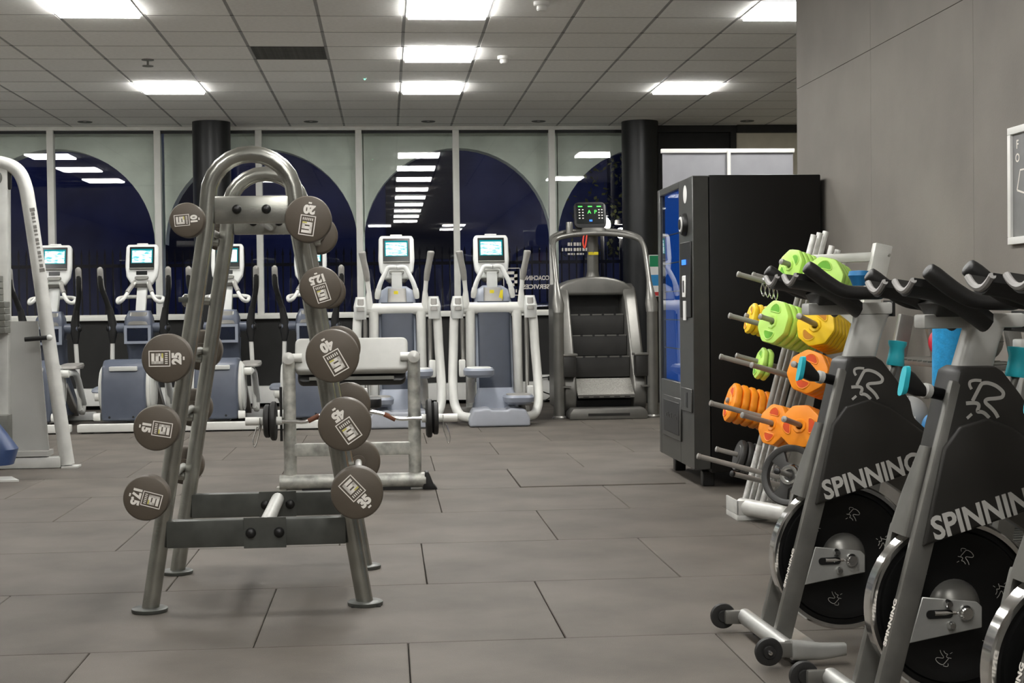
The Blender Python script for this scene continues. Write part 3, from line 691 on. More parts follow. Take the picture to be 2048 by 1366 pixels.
def cross_trainer(label, loc, phase):
    r = thing('cross_trainer', label, 'cross trainer', loc, 0, 'pair of adaptive cross trainers')
    base = [(-.275, 0), (-.275, .07), (-.235, .15), (-.10, .165), (-.07, .145), (.07, .145), (.10, .165), (.235, .15), (.275, .07), (.275, 0)]
    MB().prism(base, -.38, 0, (0, .0, .004)).build('base', mat('base_pale_lilac', (.40, .42, .47), .42, var=.05), r, .02, 3)
    MB().box((-.25, .02, 0), (.25, .36, .008)).build('base_pad', M_black, r)
    MB().loft([((0, .42, .10), (.24, 0, 0), (0, .10, 0)), ((0, .47, .22), (.205, 0, 0), (0, .10, 0)), ((0, .52, .33), (.16, 0, 0), (0, .08, 0))], 24, 3).build('base_cowl', M_bluegl, r)
    p0, p1 = V((0, .47, .12)), V((0, .68, 1.14))
    sh = MB(); sh.loft([(p0+V((0, .06, 0)), (.175, 0, 0), (0, .05, 0)), (p1+V((0, .06, 0)), (.175, 0, 0), (0, .05, 0)), (V((0, .78, 1.25)), (.15, 0, 0), (0, .04, 0)), (V((0, .82, 1.29)), (.09, 0, 0), (0, .03, 0))], 24, 4)
    sh = sh.build('column_cover', M_bluegl, r)
    MB().loft([(p0, (.152, 0, 0), (0, .035, 0)), (p1, (.152, 0, 0), (0, .035, 0))], 20, 8).build('front_panel', M_bluepanel, r)
    pk_ = MB().loft([((0, .70, 1.115), (.09, 0, 0), (0, .055, 0)), ((0, .755, 1.27), (.085, 0, 0), (0, .04, 0))], 16, 8).build('tray_pocket', M_grip, r)
    MB().box((-.03, .689, 1.215), (.01, .695, 1.245)).build('yellow_sticker', M_yelsticker, pk_)
    MB().rod((-.345, .66, 1.075), (.345, .66, 1.075), .055, n=18).build('cross_tube', M_offwhite, r)
    for s in (-1, 1):
        MB().rod((s*.225, .64, .12), (s*.220, .64, 1.05), .046, n=16).build('upright', M_offwhite, r)
        MB().tube([(s*.345, .66, 1.08), (s*.372, .63, .98), (s*.385, .60, .70), (s*.398, .52, .42), (s*.395, .42, .22), (s*.35, .30, .10), (s*.27, .22, .075), (s*.2, .2, .07)], .043, 16, 5).build('outer_frame', M_offwhite, r)
        hs = MB().loft([((s*.345, .62, .98), (.055, 0, 0), (0, .06, 0)), ((s*.345, .60, 1.10), (.062, 0, 0), (0, .075, 0)), ((s*.34, .62, 1.19), (.046, 0, 0), (0, .05, 0))], 18, 3.5).build('arm_housing', M_pale, r)
        MB().loft([((s*.34, .535, 1.06), (.033, 0, 0), (0, .012, 0)), ((s*.34, .55, 1.17), (.028, 0, 0), (0, .012, 0))], 14, 3).build('housing_cap', M_grip, hs)
        MB().rod((s*.265, .64, 1.08), (s*.262, .62, 1.24), .043, .022).build('handle_socket', M_offwhite, r)
        mh = MB().tube([(s*.262, .62, 1.22), (s*.275, .60, 1.36)], .021, 12).build('moving_handle', M_offwhite, r)
        MB().tube([(s*.275, .60, 1.34), (s*.285, .585, 1.42), (s*.305, .57, 1.52), (s*.32, .565, 1.60), (s*.322, .564, 1.612)], [.026, .03, .029, .034, .022], 14, 4).build('grip', M_grip, mh)
        MB().tube([(0, .70, 1.465), (s*.075, .71, 1.465), (s*.105, .70, 1.42), (s*.15, .68, 1.33), (s*.175, .68, 1.25), (s*.185, .70, 1.19)], [.022, .022, .022, .022, .024, .026], 12, 4).build('fixed_handlebar', M_pale, r)
        MB().tube([(s*.172, .68, 1.265), (s*.180, .685, 1.22), (s*.187, .70, 1.175)], [.026, .029, .022], 12, 3).build('bar_end', M_offwhite, r)
        up = (s == phase); pz = .50 if up else .25; px = s*(.175 if up else .185); py = .18
        MB().tube([(s*.30, .56, .98), (s*.30, .52, .60), (s*.29, .42, pz+.02)], .018, 10, 3).build('pedal_link', M_stair, r)
        MB().box((s*.315-.03, .36, pz-.06), (s*.315+.03, .44, pz+.10)).build('link_cover', M_offwhite, r, .015)
        MB().tube([(s*.24, .40, pz-.30 if up else pz-.12), (s*.235, .38, pz-.1), (px+s*.03, py+.1, pz-.03)], .035, 12, 3).build('pedal_arm', M_grip, r)
        pe = MB().loft([((px, py, pz-.055), (.10, 0, 0), (0, .13, 0)), ((px, py, pz-.03), (.135, 0, 0), (0, .19, 0)), ((px, py, pz+.01), (.14, 0, 0), (0, .20, 0)), ((px, py, pz+.03), (.125, 0, 0), (0, .18, 0))], 24, 3.5).build('foot_pedal', M_bluegl, r)
        MB().loft([((px, py, pz+.029), (.112, 0, 0), (0, .165, 0)), ((px, py, pz+.036), (.108, 0, 0), (0, .16, 0))], 20, 3.5).build('pedal_tread', M_grip if not up else M_pale, pe)
    MB().bar((0, .80, 1.22), (0, .80, 1.42), .10, .06, (0, 1, 0)).build('neck', M_pale, r, .01)
    MB().bar((-.33, .62, .10), (.33, .62, .10), .09, .09).build('rear_beam', M_grip, r, .01)
    MB().box((-.20, .72, .02), (.20, 1.25, .14)).build('front_beam', M_stair, r, .02)
    console(r, .90, 1.345, 1.775, .172)
    return r
cross_trainer('white and blue cross trainer behind the preacher bench', (.095, 13.18, 0), 1)
c2 = cross_trainer('white and blue cross trainer beside the stair climber, left pedal raised', (1.00, 13.18, 0), -1)
bk = MB().prism([(.0, 0), (.05, .03), (.055, .13), (.03, .12)], -.004, .004, (1.04, 13.855, 1.12)).build('paper_leaflet', M_yelsticker)
tag(bk, 'small yellow leaflet in the tray of the right cross trainer', 'leaflet')

# ================================================================== STAIR CLIMBER
sc = thing('stair_climber', 'dark grey stair climber with four steps and green lit console', 'stair climber', (2.09, 13.92, 0))
MB().prism([(-.375, 0), (-.375, .06), (-.34, .105), (.34, .105), (.375, .06), (.375, 0)], -.22, .10, (0, 0, 0.002)).build('front_step', M_stair, sc, .015, 2)
MB().box((-.20, -.104, .035), (.20, -.099, .06)).build('step_slot', M_stairdark, sc)
for s in (-1, 1):
    MB().rod((s*.455, .08, 0), (s*.455, .08, 1.02), .052, .052, 18).build('post', M_stair, sc)
    MB().lathe([(0, 0), (.07, 0), (.07, .015), (.055, .03), (0, .03)], (s*.455, .08, 0), (0, 0, 1), 20).build('post_foot', M_stair, sc)
    MB().loft([((s*.455, .08, 1.02), (.055, 0, 0), (0, .055, 0)), ((s*.455, .10, 1.10), (.060, 0, 0), (0, .060, 0)), ((s*.455, .16, 1.22), (.038, 0, 0), (0, .040, 0)), ((s*.455, .22, 1.32), (.026, 0, 0), (0, .026, 0))], 18, 2.3).build('rail_socket', M_stair, sc)
    MB().tube([(s*.455, .21, 1.30), (s*.455, .36, 1.52), (s*.45, .50, 1.68), (s*.40, .60, 1.755), (s*.22, .66, 1.795), (0, .68, 1.81)], .026, 14, 6).build('handrail', M_stair, sc)
    MB().tube([(s*.45, .50, 1.68), (s*.44, .70, 1.77), (s*.30, .82, 1.83), (s*.1, .86, 1.85)], .022, 12, 6).build('upper_rail', M_stair, sc)
    side = [(.16, .10), (.12, .16), (.12, .30), (.20, .46), (.30, .62), (.62, 1.14), (.74, 1.27), (.90, 1.31), (1.35, 1.31), (1.40, 1.2), (1.40, .05), (.22, .05)]
    d0, d1 = (.275, .405) if s > 0 else (-.405, -.275)
    MB().prism(side, d0, d1, (0, 0, 0), (0, 1, 0), (0, 0, 1)).build('side_cover', M_stair, sc, .025, 3)
    MB().box((s*.36-.085, .05, .60), (s*.36+.085, .22, .625)).build('foot_rest', M_stair, sc, .008)
    MB().prism([(.06, .40), (.20, .40), (.20, .60), (.06, .60)], s*.29 if s > 0 else -.42, s*.42 if s > 0 else -.29, (0, 0, 0), (0, 1, 0), (0, 0, 1)).build('rest_bracket', M_stairdark, sc, .012)
    MB().box((s*.40-.06, .04, .30), (s*.40+.06, .10, .315)).build('lower_bracket', M_stair, sc)
hood = []
for i in range(13):
    a = PI*i/12; hood.append((-.41*math.cos(a), 1.19+.19*math.sin(a)))
MB().prism(hood, -1.35, -.72).build('hood', M_stair, sc, .03, 3)
MB().box((-.275, 1.0, .2), (.275, 1.1, 1.25)).build('well_back', M_stairdark, sc)
MB().box((-.275, .30, .03), (.275, 1.0, .16)).build('well_floor', M_black, sc)
for k in range(3):
    z = .385+.205*k; y = .32+.17*k
    st = MB().prism([(y, z), (y+.03, z), (y+.03, z+.185), (y+.26, z+.185), (y+.26, z+.203), (y-.008, z+.203), (y-.012, z+.19)], -.272, .272, (0, 0, 0), (0, 1, 0), (0, 0, 1)).build('step', M_stairdark, sc, .004, 1)
    MB().box((-.272, y-.016, z+.194), (.272, y-.006, z+.207)).build('nosing', M_stair, st)
    for x in (-.18, -.06, .06, .18): MB().box((x-.012, y-.018, z+.190), (x+.012, y-.005, z+.209)).build('nosing_notch', M_black, st)
st = MB().add([(-.275, .05, .225), (.275, .05, .225), (.275, .33, .375), (-.275, .33, .375), (-.275, .05, .205), (.275, .05, .205), (.275, .33, .355), (-.275, .33, .355)],
              [(0, 1, 2, 3), (7, 6, 5, 4), (0, 4, 5, 1), (1, 5, 6, 2), (2, 6, 7, 3), (3, 7, 4, 0)]).build('tread', M_stairlight, sc)
MB().box((-.275, .035, .200), (.275, .05, .230)).build('nosing', M_stair, st)
for x in (-.2, -.1, 0, .1, .2): MB().box((x-.028, .033, .205), (x+.028, .0345, .213)).build('nosing_notch', M_black, st)
MB().tube([(0, .92, 1.33), (0, .92, 1.40), (0, .91, 1.44), (0, .89, 1.86)], [.09, .065, .058, .055], 20).build('neck', M_stair, sc)
MB().box((-.05, .845, 1.60), (.05, .862, 1.63)).build('yellow_sticker', M_yelsticker, sc)
MB().loft([((0, .80, 1.815), (.14, 0, 0), (0, .10, 0)), ((0, .82, 1.87), (.12, 0, 0), (0, .08, 0))], 18, 3).build('console_mount', M_stair, sc)
tl = .25; up = V((0, math.sin(tl), math.cos(tl))); fo = V((0, -math.cos(tl), math.sin(tl))); o = V((-.03, .86, 1.99))
cs = MB().prism(rrect(-.165, -.13, .165, .145, .055, 5), -.03, .03, o, (1, 0, 0), up).build('console', M_black, sc, .015, 2)
gp = MB().prism(rrect(-.145, -.09, .145, .125, .035, 5), .030, .034, o, (1, 0, 0), V((0, math.sin(tl), math.cos(tl)))*1.0)
def cp(x, z): return o+V((1, 0, 0))*x+up*z+fo*.0345
MB().add([cp(-.14, -.085), cp(.14, -.085), cp(.14, .125), cp(-.14, .125)], [(0, 1, 2, 3)]).build('console_face', M_screen_frame, cs)
def cq(x, z): return o+V((1, 0, 0))*x+up*z+fo*.036
lm = MB(); put_text(lm, 'A  P', .055, cq(.02, .035), (1, 0, 0), up, .0005); lm.build('led_text', M_led, cs)
lm = MB()
for x in (-.10, .0, .09):
    lm.add([cq(x-.022, .088), cq(x+.022, .088), cq(x+.022, .100), cq(x-.022, .100)], [(0, 1, 2, 3)])
lm = lm.build('led_bars', M_led, cs); lm['kind'] = 'stuff'
lm = MB()
for x in (-.11, -.075, .09, .12):
    for z in (-.03, .0, .03, .06): lm.add([cq(x-.008, z-.005), cq(x+.008, z-.005), cq(x+.008, z+.005), cq(x-.008, z+.005)], [(0, 1, 2, 3)])
lm = lm.build('key_marks', M_print, cs); lm['kind'] = 'stuff'
MB().add([cq(-.012, -.065), cq(.018, -.065), cq(.018, -.045), cq(-.012, -.045)], [(0, 1, 2, 3)]).build('blue_key', M_ledblue, cs)
MB().tube([(-.12, .66, 1.80), (-.13, .655, 1.72), (-.115, .655, 1.66), (-.10, .655, 1.72), (-.09, .66, 1.80)], .008, 8, 4).build('red_lanyard', M_redcord, sc)
MB().lathe([(0, 0), (.035, 0), (.035, .12), (.03, .13), (0, .13)], (-.25, .78, 1.80), (0, 0, 1), 16).build('bottle_holder', M_stair, sc)

# ================================================================== safety sign, roll-up banner, wall poster
t = thing('safety_sign', 'narrow green, white, blue and red sign on the black column', 'sign', (2.99, 16.055, 1.18))
MB().box((-.10, 0, 0), (.10, .006, .46)).build('board', M_signwhite, t)
MB().box((-.092, -.002, .33), (.092, .0, .452)).build('green_field', M_greensign, t)
MB().box((-.085, -.002, .12), (.085, 0, .24)).build('blue_field', M_bluesign, t)
MB().box((-.092, -.002, .008), (.092, 0, .05)).build('red_field', M_redsign, t)
MB().add([(.0, -.004, .36), (.05, -.004, .39), (.0, -.004, .43), (.02, -.004, .39)], [(0, 1, 2, 3)]).build('arrow', M_signwhite, t)
bn = thing('rollup_banner', 'roll-up banner seen from its grey back, behind the vending machine', 'banner', (2.60, 11.0, 0))
MB().box((-.52, -.06, .0), (.52, .12, .085)).build('cassette', M_white, bn, .012)
MB().box((-.505, .02, .085), (.505, .024, 2.235)).build('sheet', M_bannerg, bn)
MB().box((-.515, .005, 2.23), (.515, .04, 2.262)).build('top_rail', M_white, bn, .004)
MB().rod((0, -.01, .08), (0, -.01, 2.245), .015, n=12).build('pole', M_white, bn)
po = thing('framed_poster', 'grey poster in a white frame on the charcoal wall', 'poster', (XR, 5.885, 1.305))
for a, b in (((-.02, -.62, -.0), (0, 0, .03)), ((-.02, -.62, .45), (0, 0, .48)), ((-.02, -.03, .03), (0, 0, .45)), ((-.02, -.62, .03), (0, -.59, .45))): MB().box(a, b).build('frame_bar', M_white, po, .003)
MB().box((-.008, -.592, .028), (-.002, -.028, .452)).build('sheet', mat('poster_grey', (.20, .20, .20), .5), po)
pm = MB(); put_text(pm, 'F', .05, (-.0085, -.075, .405), (0, -1, 0), (0, 0, 1), .001); pm.build('text_line', M_print, po)
pm = MB(); put_text(pm, 'O', .05, (-.0085, -.075, .35), (0, -1, 0), (0, 0, 1), .001); pm.build('text_line', M_print, po)
pm = MB()
stroke(pm, [(.07, .22), (.10, .30), (.20, .30), (.20, .19), (.07, .22)], .008, (-.0085, 0, 0), (0, -1, 0), (0, 0, 1), 1); pm.build('outline_print', M_print, po)

# ================================================================== VENDING MACHINE (front faces -x)
vm = thing('vending_machine', 'tall black vending machine with a blue lit glass front', 'vending machine', (1.78, 8.45, 0))
VW, VD, VZ0, VZ1 = 1.10, .765, .09, 1.832
cab = MB()
cab.box((.10, 0, VZ0), (VD, VW, VZ1)).build('cabinet', M_vend, vm, .008)
dr = MB()   # door with an opening for the glass: y .40..1.02, z .60..1.785
for a, b in (((0, 0, VZ0+.02), (.097, .40, VZ1-.004)), ((0, 1.03, VZ0+.02), (.097, VW, VZ1-.004)), ((0, .40, 1.785), (.097, 1.03, VZ1-.004)), ((0, .40, VZ0+.02), (.097, 1.03, .60))): dr.box(a, b)
dr = dr.build('door', M_vendfront, vm, .004, 1)
MB().box((.036, .40, .60), (.097, 1.03, 1.785)).build('display_back', M_vendblue, dr)
for z in (.80, .98, 1.16, 1.34, 1.52): MB().box((.020, .405, z), (.036, 1.025, z+.006)).build('shelf_edge', M_vendfront, dr)
MB().box((.010, .40, .60), (.014, 1.03, 1.785)).build('glass', M_vglass, dr)
MB().box((-.008, .03, 1.00), (.0, .34, 1.45)).build('payment_panel', M_vend, dr, .004, 1)
def disc(yc, zc, r, m, nm, d=.012, sq=1.): return MB().lathe([(0, d), (r*.85, d), (r, d*.4), (r, 0)], (0.001, yc, zc), (-1, 0, 0), 24).build(nm, m, dr)
o_ = disc(.21, 1.735, .055, M_signwhite, 'white_sticker', .002)
disc(.20, 1.555, .070, M_black, 'dial_base', .030); disc(.20, 1.555, .052, M_signwhite, 'dial_ring', .036); disc(.20, 1.555, .036, M_black, 'dial_centre', .040)
MB().box((-.016, .16, 1.315), (-.008, .25, 1.345)).build('blue_light', M_ledblue, dr)
MB().box((-.016, .155, 1.12), (-.008, .245, 1.25)).build('note_slot', M_signwhite, dr, .004, 1)
MB().box((-.0185, .185, 1.15), (-.0155, .215, 1.22)).build('slot_mouth', M_black, dr)
MB().box((-.014, .165, .985), (-.008, .23, 1.10)).build('price_label', M_signwhite, dr)
MB().box((-.010, .03, .44), (0, .34, .58)).build('coin_return', M_vendfront, dr, .004, 1)
MB().box((-.012, .14, .465), (-.009, .18, .555)).build('coin_mouth', M_black, dr)
fp = MB().box((-.010, .36, .24), (0, .93, .505)).build('flap_frame', M_vendfront, dr, .006, 1)
MB().box((-.013, .40, .275), (-.008, .89, .475)).build('flap', M_black, fp, .006, 1)
for k in range(7): MB().box((-.0155, .46+.055*k, .37), (-.0125, .485+.055*k, .40 if k % 2 else .39)).build('flap_ridge', M_vendfront, fp)
for y in (.10, VW-.16):
    for x in (.07, VD-.13): MB().box((x, y, 0), (x+.07, y+.07, VZ0+.002)).build('leg', M_black, vm, .006, 1)

# ================================================================== CABLE MACHINE at the left edge
cm = thing('cable_machine', 'tall silver cable machine with sloped frame and weight stack at left', 'cable machine', (-2.21, 10.42, 0))
MB().tube([(-.02, 0, .02), (-.115, 0, .75), (-.20, 0, 1.45), (-.245, 0, 1.80), (-.275, 0, 1.97), (-.33, 0, 2.07), (-.44, 0, 2.115), (-.60, 0, 2.12), (-1.0, 0, 2.12)], .048, 16, 5).build('sloped_frame', M_silver, cm)
MB().bar((-.06, 0, .04), (-1.2, 0, .04), .10, .075).build('floor_beam', M_silver, cm, .006)
MB().prism([(-.05, 0), (.06, 0), (.06, .012), (-.05, .012)], -.07, .07).build('foot_plate', M_silver, cm)
MB().prism([(-.155, .12), (-.215, 1.02), (-.48, 1.02), (-.48, .12)], -.06, -.04).build('side_panel', M_panelgrey, cm)
MB().prism([(-.14, .085), (-.14, .12), (-.6, .12), (-.6, .085)], -.12, .06).build('panel_ledge', M_panelgrey, cm)
MB().bar((-.45, .02, 0.02), (-.42, .02, 2.08), .075, .10, (0, 1, 0)).build('mast', M_silver, cm, .008)
MB().box((-.60, -.02, 1.93), (-.365, .04, 2.07)).build('pulley_bracket', M_blackmatte, cm, .02)
MB().lathe([(0, -.015), (.055, -.015), (.05, 0), (.055, .015), (0, .015)], (-.47, -.04, 2.01), (0, 1, 0), 24).build('pulley', M_stack, cm)
for x in (-.47, -.53): MB().rod((x, -.08, .10), (x, -.08, 2.0), .011, n=10).build('guide_rod', M_chrome, cm)
pl = MB().box((-.62, -.16, 0), (-.425, -.02, .042)).mesh('stack_plate', M_stack, .003, 1)
for k in range(9):
    o = inst(pl, 'stack_plate', cm, (0 if k > 4 else .04, 0, .94+.044*k))
MB().box((-.60, -.14, 1.34), (-.46, -.04, 1.52)).build('stack_head', M_silver, cm, .01)
MB().box((-.62, -.16, .20), (-.385, -.02, .38)).build('base_block', M_stack, cm, .004)
MB().box((-.60, -.17, .50), (-.47, -.165, .83)).build('shroud', M_black, cm)
MB().box((-.60, -.175, .80), (-.46, -.168, .815)).build('orange_stripe', mat('orange_stripe', (.8, .12, .02), .5), cm)
MB().rod((-.27, -.10, .895), (-.12, -.10, .905), .016).build('peg_handle', M_black, cm)
MB().ball((-.105, -.10, .905), .022, 12).build('peg_tip', M_pale, cm)
lb = MB(); ld, lu = V((.098, 0, -.70)).normalized(), V((.70, 0, .098)).normalized()
for k in range(15):
    w_ = .026 if k in (0, 14) else .012+.006*((k*5) % 3); q = V((-.226, -.0462, 1.80))+ld*(.030*k); h_ = .018 if k in (0, 14) else .012+.003*((k*3) % 3)
    lb.add([q-lu*h_+V((.008, 0, 0)), q+ld*w_-lu*h_+V((.008, 0, 0)), q+ld*w_+lu*h_+V((.008, 0, 0)), q+lu*h_+V((.008, 0, 0))], [(0, 1, 2, 3)])
lb = lb.build('lettering_marks', M_grip, cm); lb['kind'] = 'stuff'
bs = thing('padded_seat', 'dark blue padded seat at the lower left edge', 'seat', (-2.455, 9.72, 0))
MB().loft([((-.10, 0, .10), (.13, 0, 0), (0, .12, 0)), ((-.09, 0, .20), (.15, 0, 0), (0, .13, 0)), ((-.13, 0, .30), (.12, 0, 0), (0, .11, 0)), ((-.17, 0, .42), (.07, 0, 0), (0, .08, 0))], 22, 2.6).build('pad', M_seatblue, bs)
MB().rod((-.12, 0, .0), (-.12, 0, .12), .04).build('post', M_silver, bs)
MB().prism([(-.3, -.14), (.10, -.14), (.0, .08), (-.3, .10)], 0, .012, (0, 0, 0), (1, 0, 0), (0, 1, 0)).build('base_plate', M_offwhite, bs)

# ================================================================== SPIN BIKES
# local frame: +x forward, +y the bike's left, z up; the hub stands over the origin
R_PATHS = [[(830, 430), (795, 360), (800, 300), (840, 275), (920, 265), (1030, 275)],
           [(840, 650), (940, 480), (1020, 350), (1080, 320), (1180, 325), (1320, 380), (1430, 470), (1455, 530), (1420, 590), (1300, 610), (1150, 620), (1095, 650), (1110, 700), (1200, 780), (1280, 870), (1335, 970)],
           [(710, 690), (880, 685), (950, 710), (960, 760), (930, 845), (1010, 855), (1080, 890), (1160, 970)],
           [(720, 970), (820, 890)]]
def r_logo(mb, o, u, v, size, wd=60.):
    """outlined head-shaped R mark, 'size' = metres for 760 drawing units"""
    k = size/760.
    for i, p in enumerate(R_PATHS):
        stroke(mb, [((x-1080)*k, (620-y)*k) for x, y in p], wd*k*(.8 if i in (0, 3) else 1), o, u, v, 4)
    return mb
M_spinframe = mat('spin_frame_grey', (.19, .185, .17), .36, .5, var=.14, scale=12)
M_spinblack = mat('spin_guard_black', (.020, .0185, .016), .45, var=.2, scale=5)
M_bikesilver = mat('bike_silver_dull', (.40, .40, .38), .4, .45, var=.12, scale=12)
M_fly = mat('flywheel_black', (.010, .010, .010), .35, .3, var=.2)
M_rim = mat('flywheel_chrome', (.80, .80, .79), .12, 1., var=.08, scale=30)
M_barblack = mat('handlebar_black', (.012, .0115, .011), .5, var=.15, bump=.1)
M_padedge = mat('pad_edge_grey', (.30, .29, .28), .5, var=.08)
M_logo = mat('logo_grey', (.50, .49, .46), .5, var=.04)
def spin_bike():
    r = thing('spin_bike', 'spin', 'bike', (0, 0, 0), 0, 'spin bikes in a row along the charcoal wall')
    UF, UZ = V((-1, 0, 0)), V((0, 0, 1))         # seen from the bike's left, text runs backwards along the frame
    # flywheel
    HZ = .278; FR = .228
    prof = [(.0, .016), (.045, .016), (.16, .010), (.172, .018), (.195, .020), (.200, .012), (.212, .012), (.218, .022), (FR-.004, .024), (FR, .020), (FR, -.020), (FR-.004, -.024), (.218, -.022), (.212, -.012), (.2, -.012), (.195, -.02), (.172, -.018), (.16, -.010), (.045, -.016), (0, -.016)]
    fw = MB().lathe(prof, (0, 0, HZ), (0, 1, 0), 72).build('flywheel', M_fly, r)
    MB().lathe([(FR-.014, .0242), (FR-.003, .0252), (FR+.002, .021), (FR+.002, -.021), (FR-.003, -.0252), (FR-.014, -.0242)], (0, 0, HZ), (0, 1, 0), 96).build('chrome_rim', M_rim, fw)
    for k in range(6):
        a = math.radians(77-60*k); rad = .135; o = V((-rad*math.cos(a), .0185, HZ+rad*math.sin(a)))
        v = V((-math.cos(a), 0, math.sin(a))); u = V((-math.sin(a), 0, -math.cos(a)))
        m = r_logo(MB(), o, u, v, .042, 34); m.build('wheel_logo', M_logo, fw)
    MB().lathe([(.0, .062), (.02, .060), (.045, .050), (.062, .034), (.070, .015), (.070, .0)], (0, 0, HZ+.004), (0, 1, 0), 32).build('hub_dome', M_spinframe, fw)
    for s in (-1, 1):
        y = s*.072
        # fork blade: rectangular tube, foot forward, top leaning back
        b = MB(); p0, p1 = V((.222, y, .035)), (V((.004, y, .865)) if s > 0 else V((.1041, y, .484)))
        b.bar(p0, p1, .030, .058, (1, 0, 0)); b.build('fork_blade', M_spinframe, r, .008, 2)
        pl = [(.150, .205), (.115, .322), (-.030, .305), (-.044, .292), (-.044, .238)]
        ax = MB().prism([(-x, z) for x, z in pl], 0, .006, (0, y+.008 if s > 0 else y-.008, 0), (-1, 0, 0), (0, 0, 1)) if s > 0 else MB().prism([(x, z) for x, z in pl], 0, .006, (0, y-.008, 0), (1, 0, 0), (0, 0, 1))
        ax = ax.build('axle_plate', M_bikesilver, r, .002, 1)
        yy = y+s*.010
        MB().prism(rrect(.035, HZ-.012, .105, HZ+.010, .010, 4), yy-.007, yy+.007, (0, 0, 0), (1, 0, 0), (0, 0, 1)).build('axle_slot', M_black, ax)
        for x, z, rr in ((.0, HZ, .020), (.048, HZ+.025, .011), (.040, HZ-.030, .011)):
            MB().lathe([(0, .022), (rr*.7, .022), (rr, .015), (rr*1.05, 0)], (x, y+s*.008, z), (0, s, 0), 16).build('nut', M_chrome, ax)
        MB().rod((.0, y+s*.006, HZ), (.085, y+s*.016, HZ+.002), .007, n=8).build('adjuster', M_chrome, ax)
    # wordmark down the fork
    d = (V((.004, 0, .865))-V((.222, 0, .035))).normalized(); nrm = V((0, 1, 0)); up_ = nrm.cross(d)
    fn = V((d.z, 0, -d.x)); m = MB(); put_text(m, 'SPINNING', .026, V((.166, .072, .25))+fn*.0296, d, fn.cross(d), .0012, 1.05); m.build('fork_lettering', M_print, r)
    # head shroud and guard
    g = [(.125, .445), (.035, .80), (.012, .895), (-.010, .905), (-.085, .905), (-.105, .892), (-.150, .835), (-.195, .765), (-.205, .715), (-.315, .612), (-.325, .585), (-.30, .572)]
    G = MB().prism([(-x, z) for x, z in g], -.060, .088, (0, 0, 0), (-1, 0, 0), (0, 0, 1)).build('guard', M_spinblack, r, .012, 2)
    g2 = [(.118, .452), (.062, .70), (.020, .755), (-.055, .775), (-.125, .748), (-.19, .70), (-.318, .606), (-.318, .588)]
    G2 = MB().prism([(-x, z) for x, z in g2], .086, .102, (0, 0, 0), (-1, 0, 0), (0, 0, 1)).build('guard_bulge', M_spinblack, G, .012, 3)
    MB().loft([((.138, -.002, .470), (0, .056, 0), (.012, 0, .003)), ((.112, .010, .575), (0, .044, 0), (.011, 0, .003)), ((.080, .030, .70), (0, .022, 0), (.009, 0, .002))], 16, 6).build('guard_flap', M_spinframe, r)
    wd = V((-.321, 0, .089)).normalized(); wu = V((.089, 0, .321)).normalized()
    m = MB(); put_text(m, 'SPINNING.', .082, V((-.068, .1028, .538)), wd, wu, .0026, 1.0, 0, fit=.335); m.build('guard_lettering', M_logo, G2)
    m = r_logo(MB(), V((-.052, .0888, .822)), V((-.985, 0, .0)), V((.03, 0, 1)), .104, 70); m.build('head_logo', M_logo, G)
    # stem and slider
    MB().loft([((-.052, 0, .88), (.050, 0, 0), (0, .036, 0)), ((-.075, 0, .96), (.048, 0, 0), (0, .036, 0)), ((-.096, 0, 1.02), (.050, 0, 0), (0, .036, 0)), ((-.10, 0, 1.035), (.054, 0, 0), (0, .038, 0))], 20, 4).build('stem', M_silver, r)
    MB().box((-.158, -.036, 1.035), (.115, .036, 1.072)).build('slider', M_silver, r, .008)
    MB().box((-.164, -.040, 1.028), (-.156, .040, 1.078)).build('slider_end', M_black, r)
    # handlebar
    MB().loft([((.04, 0, 1.065), (.045, 0, 0), (0, .05, 0)), ((.02, 0, 1.10), (.075, 0, .0), (0, .10, 0)), ((.0, 0, 1.115), (.06, 0, 0), (0, .09, 0))], 18, 4).build('bar_clamp', M_barblack, r)
    for s in (-1, 1):
        # swept outer bar: out along the crossbar, then forward and up to a rounded tip
        MB().tube([(-.06, 0, 1.10), (-.075, s*.08, 1.10), (-.07, s*.155, 1.10), (-.03, s*.195, 1.10), (.05, s*.20, 1.105), (.10, s*.20, 1.128), (.155, s*.20, 1.168), (.172, s*.199, 1.181), (.176, s*.199, 1.184)], [.019, .019, .019, .0195, .020, .0215, .0225, .020, .009], 14, 5).build('outer_bar', M_barblack, r)
        # cupped rest: a curved sheet bending down at the sides
        n, sec = 9, []
        vs, fs = [], []
        for i in range(7):
            t = i/6; x = .190-.205*t; zc = 1.138-.092*t+.020*math.sin(PI*t)
            for j in range(n):
                a = (j/(n-1)-.5)*2; yy = s*.095+a*.062; z = zc+.026*a*a
                vs += [(x, yy, z), (x, yy, z-.020)]
        q = n*2
        for i in range(6):
            for j in range(n-1):
                a0 = i*q+j*2; fs += [(a0, a0+2, a0+q+2, a0+q), (a0+1, a0+q+1, a0+q+3, a0+3)]
            fs += [(i*q, i*q+q, i*q+q+1, i*q+1), (i*q+2*n-2, i*q+2*n-1, i*q+q+2*n-1, i*q+q+2*n-2)]
        for i in (0, 6):
            for j in range(n-1): a0 = i*q+j*2; fs.append((a0, a0+1, a0+3, a0+2))
        pad = MB().add(vs, fs).build('forearm_rest', M_barblack, r)
        e = [(.192, s*.095+((j/(n-1)-.5)*2)*.062, 1.132+.026*((j/(n-1)-.5)*2)**2) for j in range(n)]
        MB().tube(e, .0085, 8, 3).build('rest_edge', M_padedge, pad)
    MB().lathe([(0, .028), (.030, .026), (.034, .012), (.028, 0), (.020, -.02), (0, -.02)], (-.055, .02, 1.145), (0, 0, 1), 20).build('top_knob', M_blueball, r)
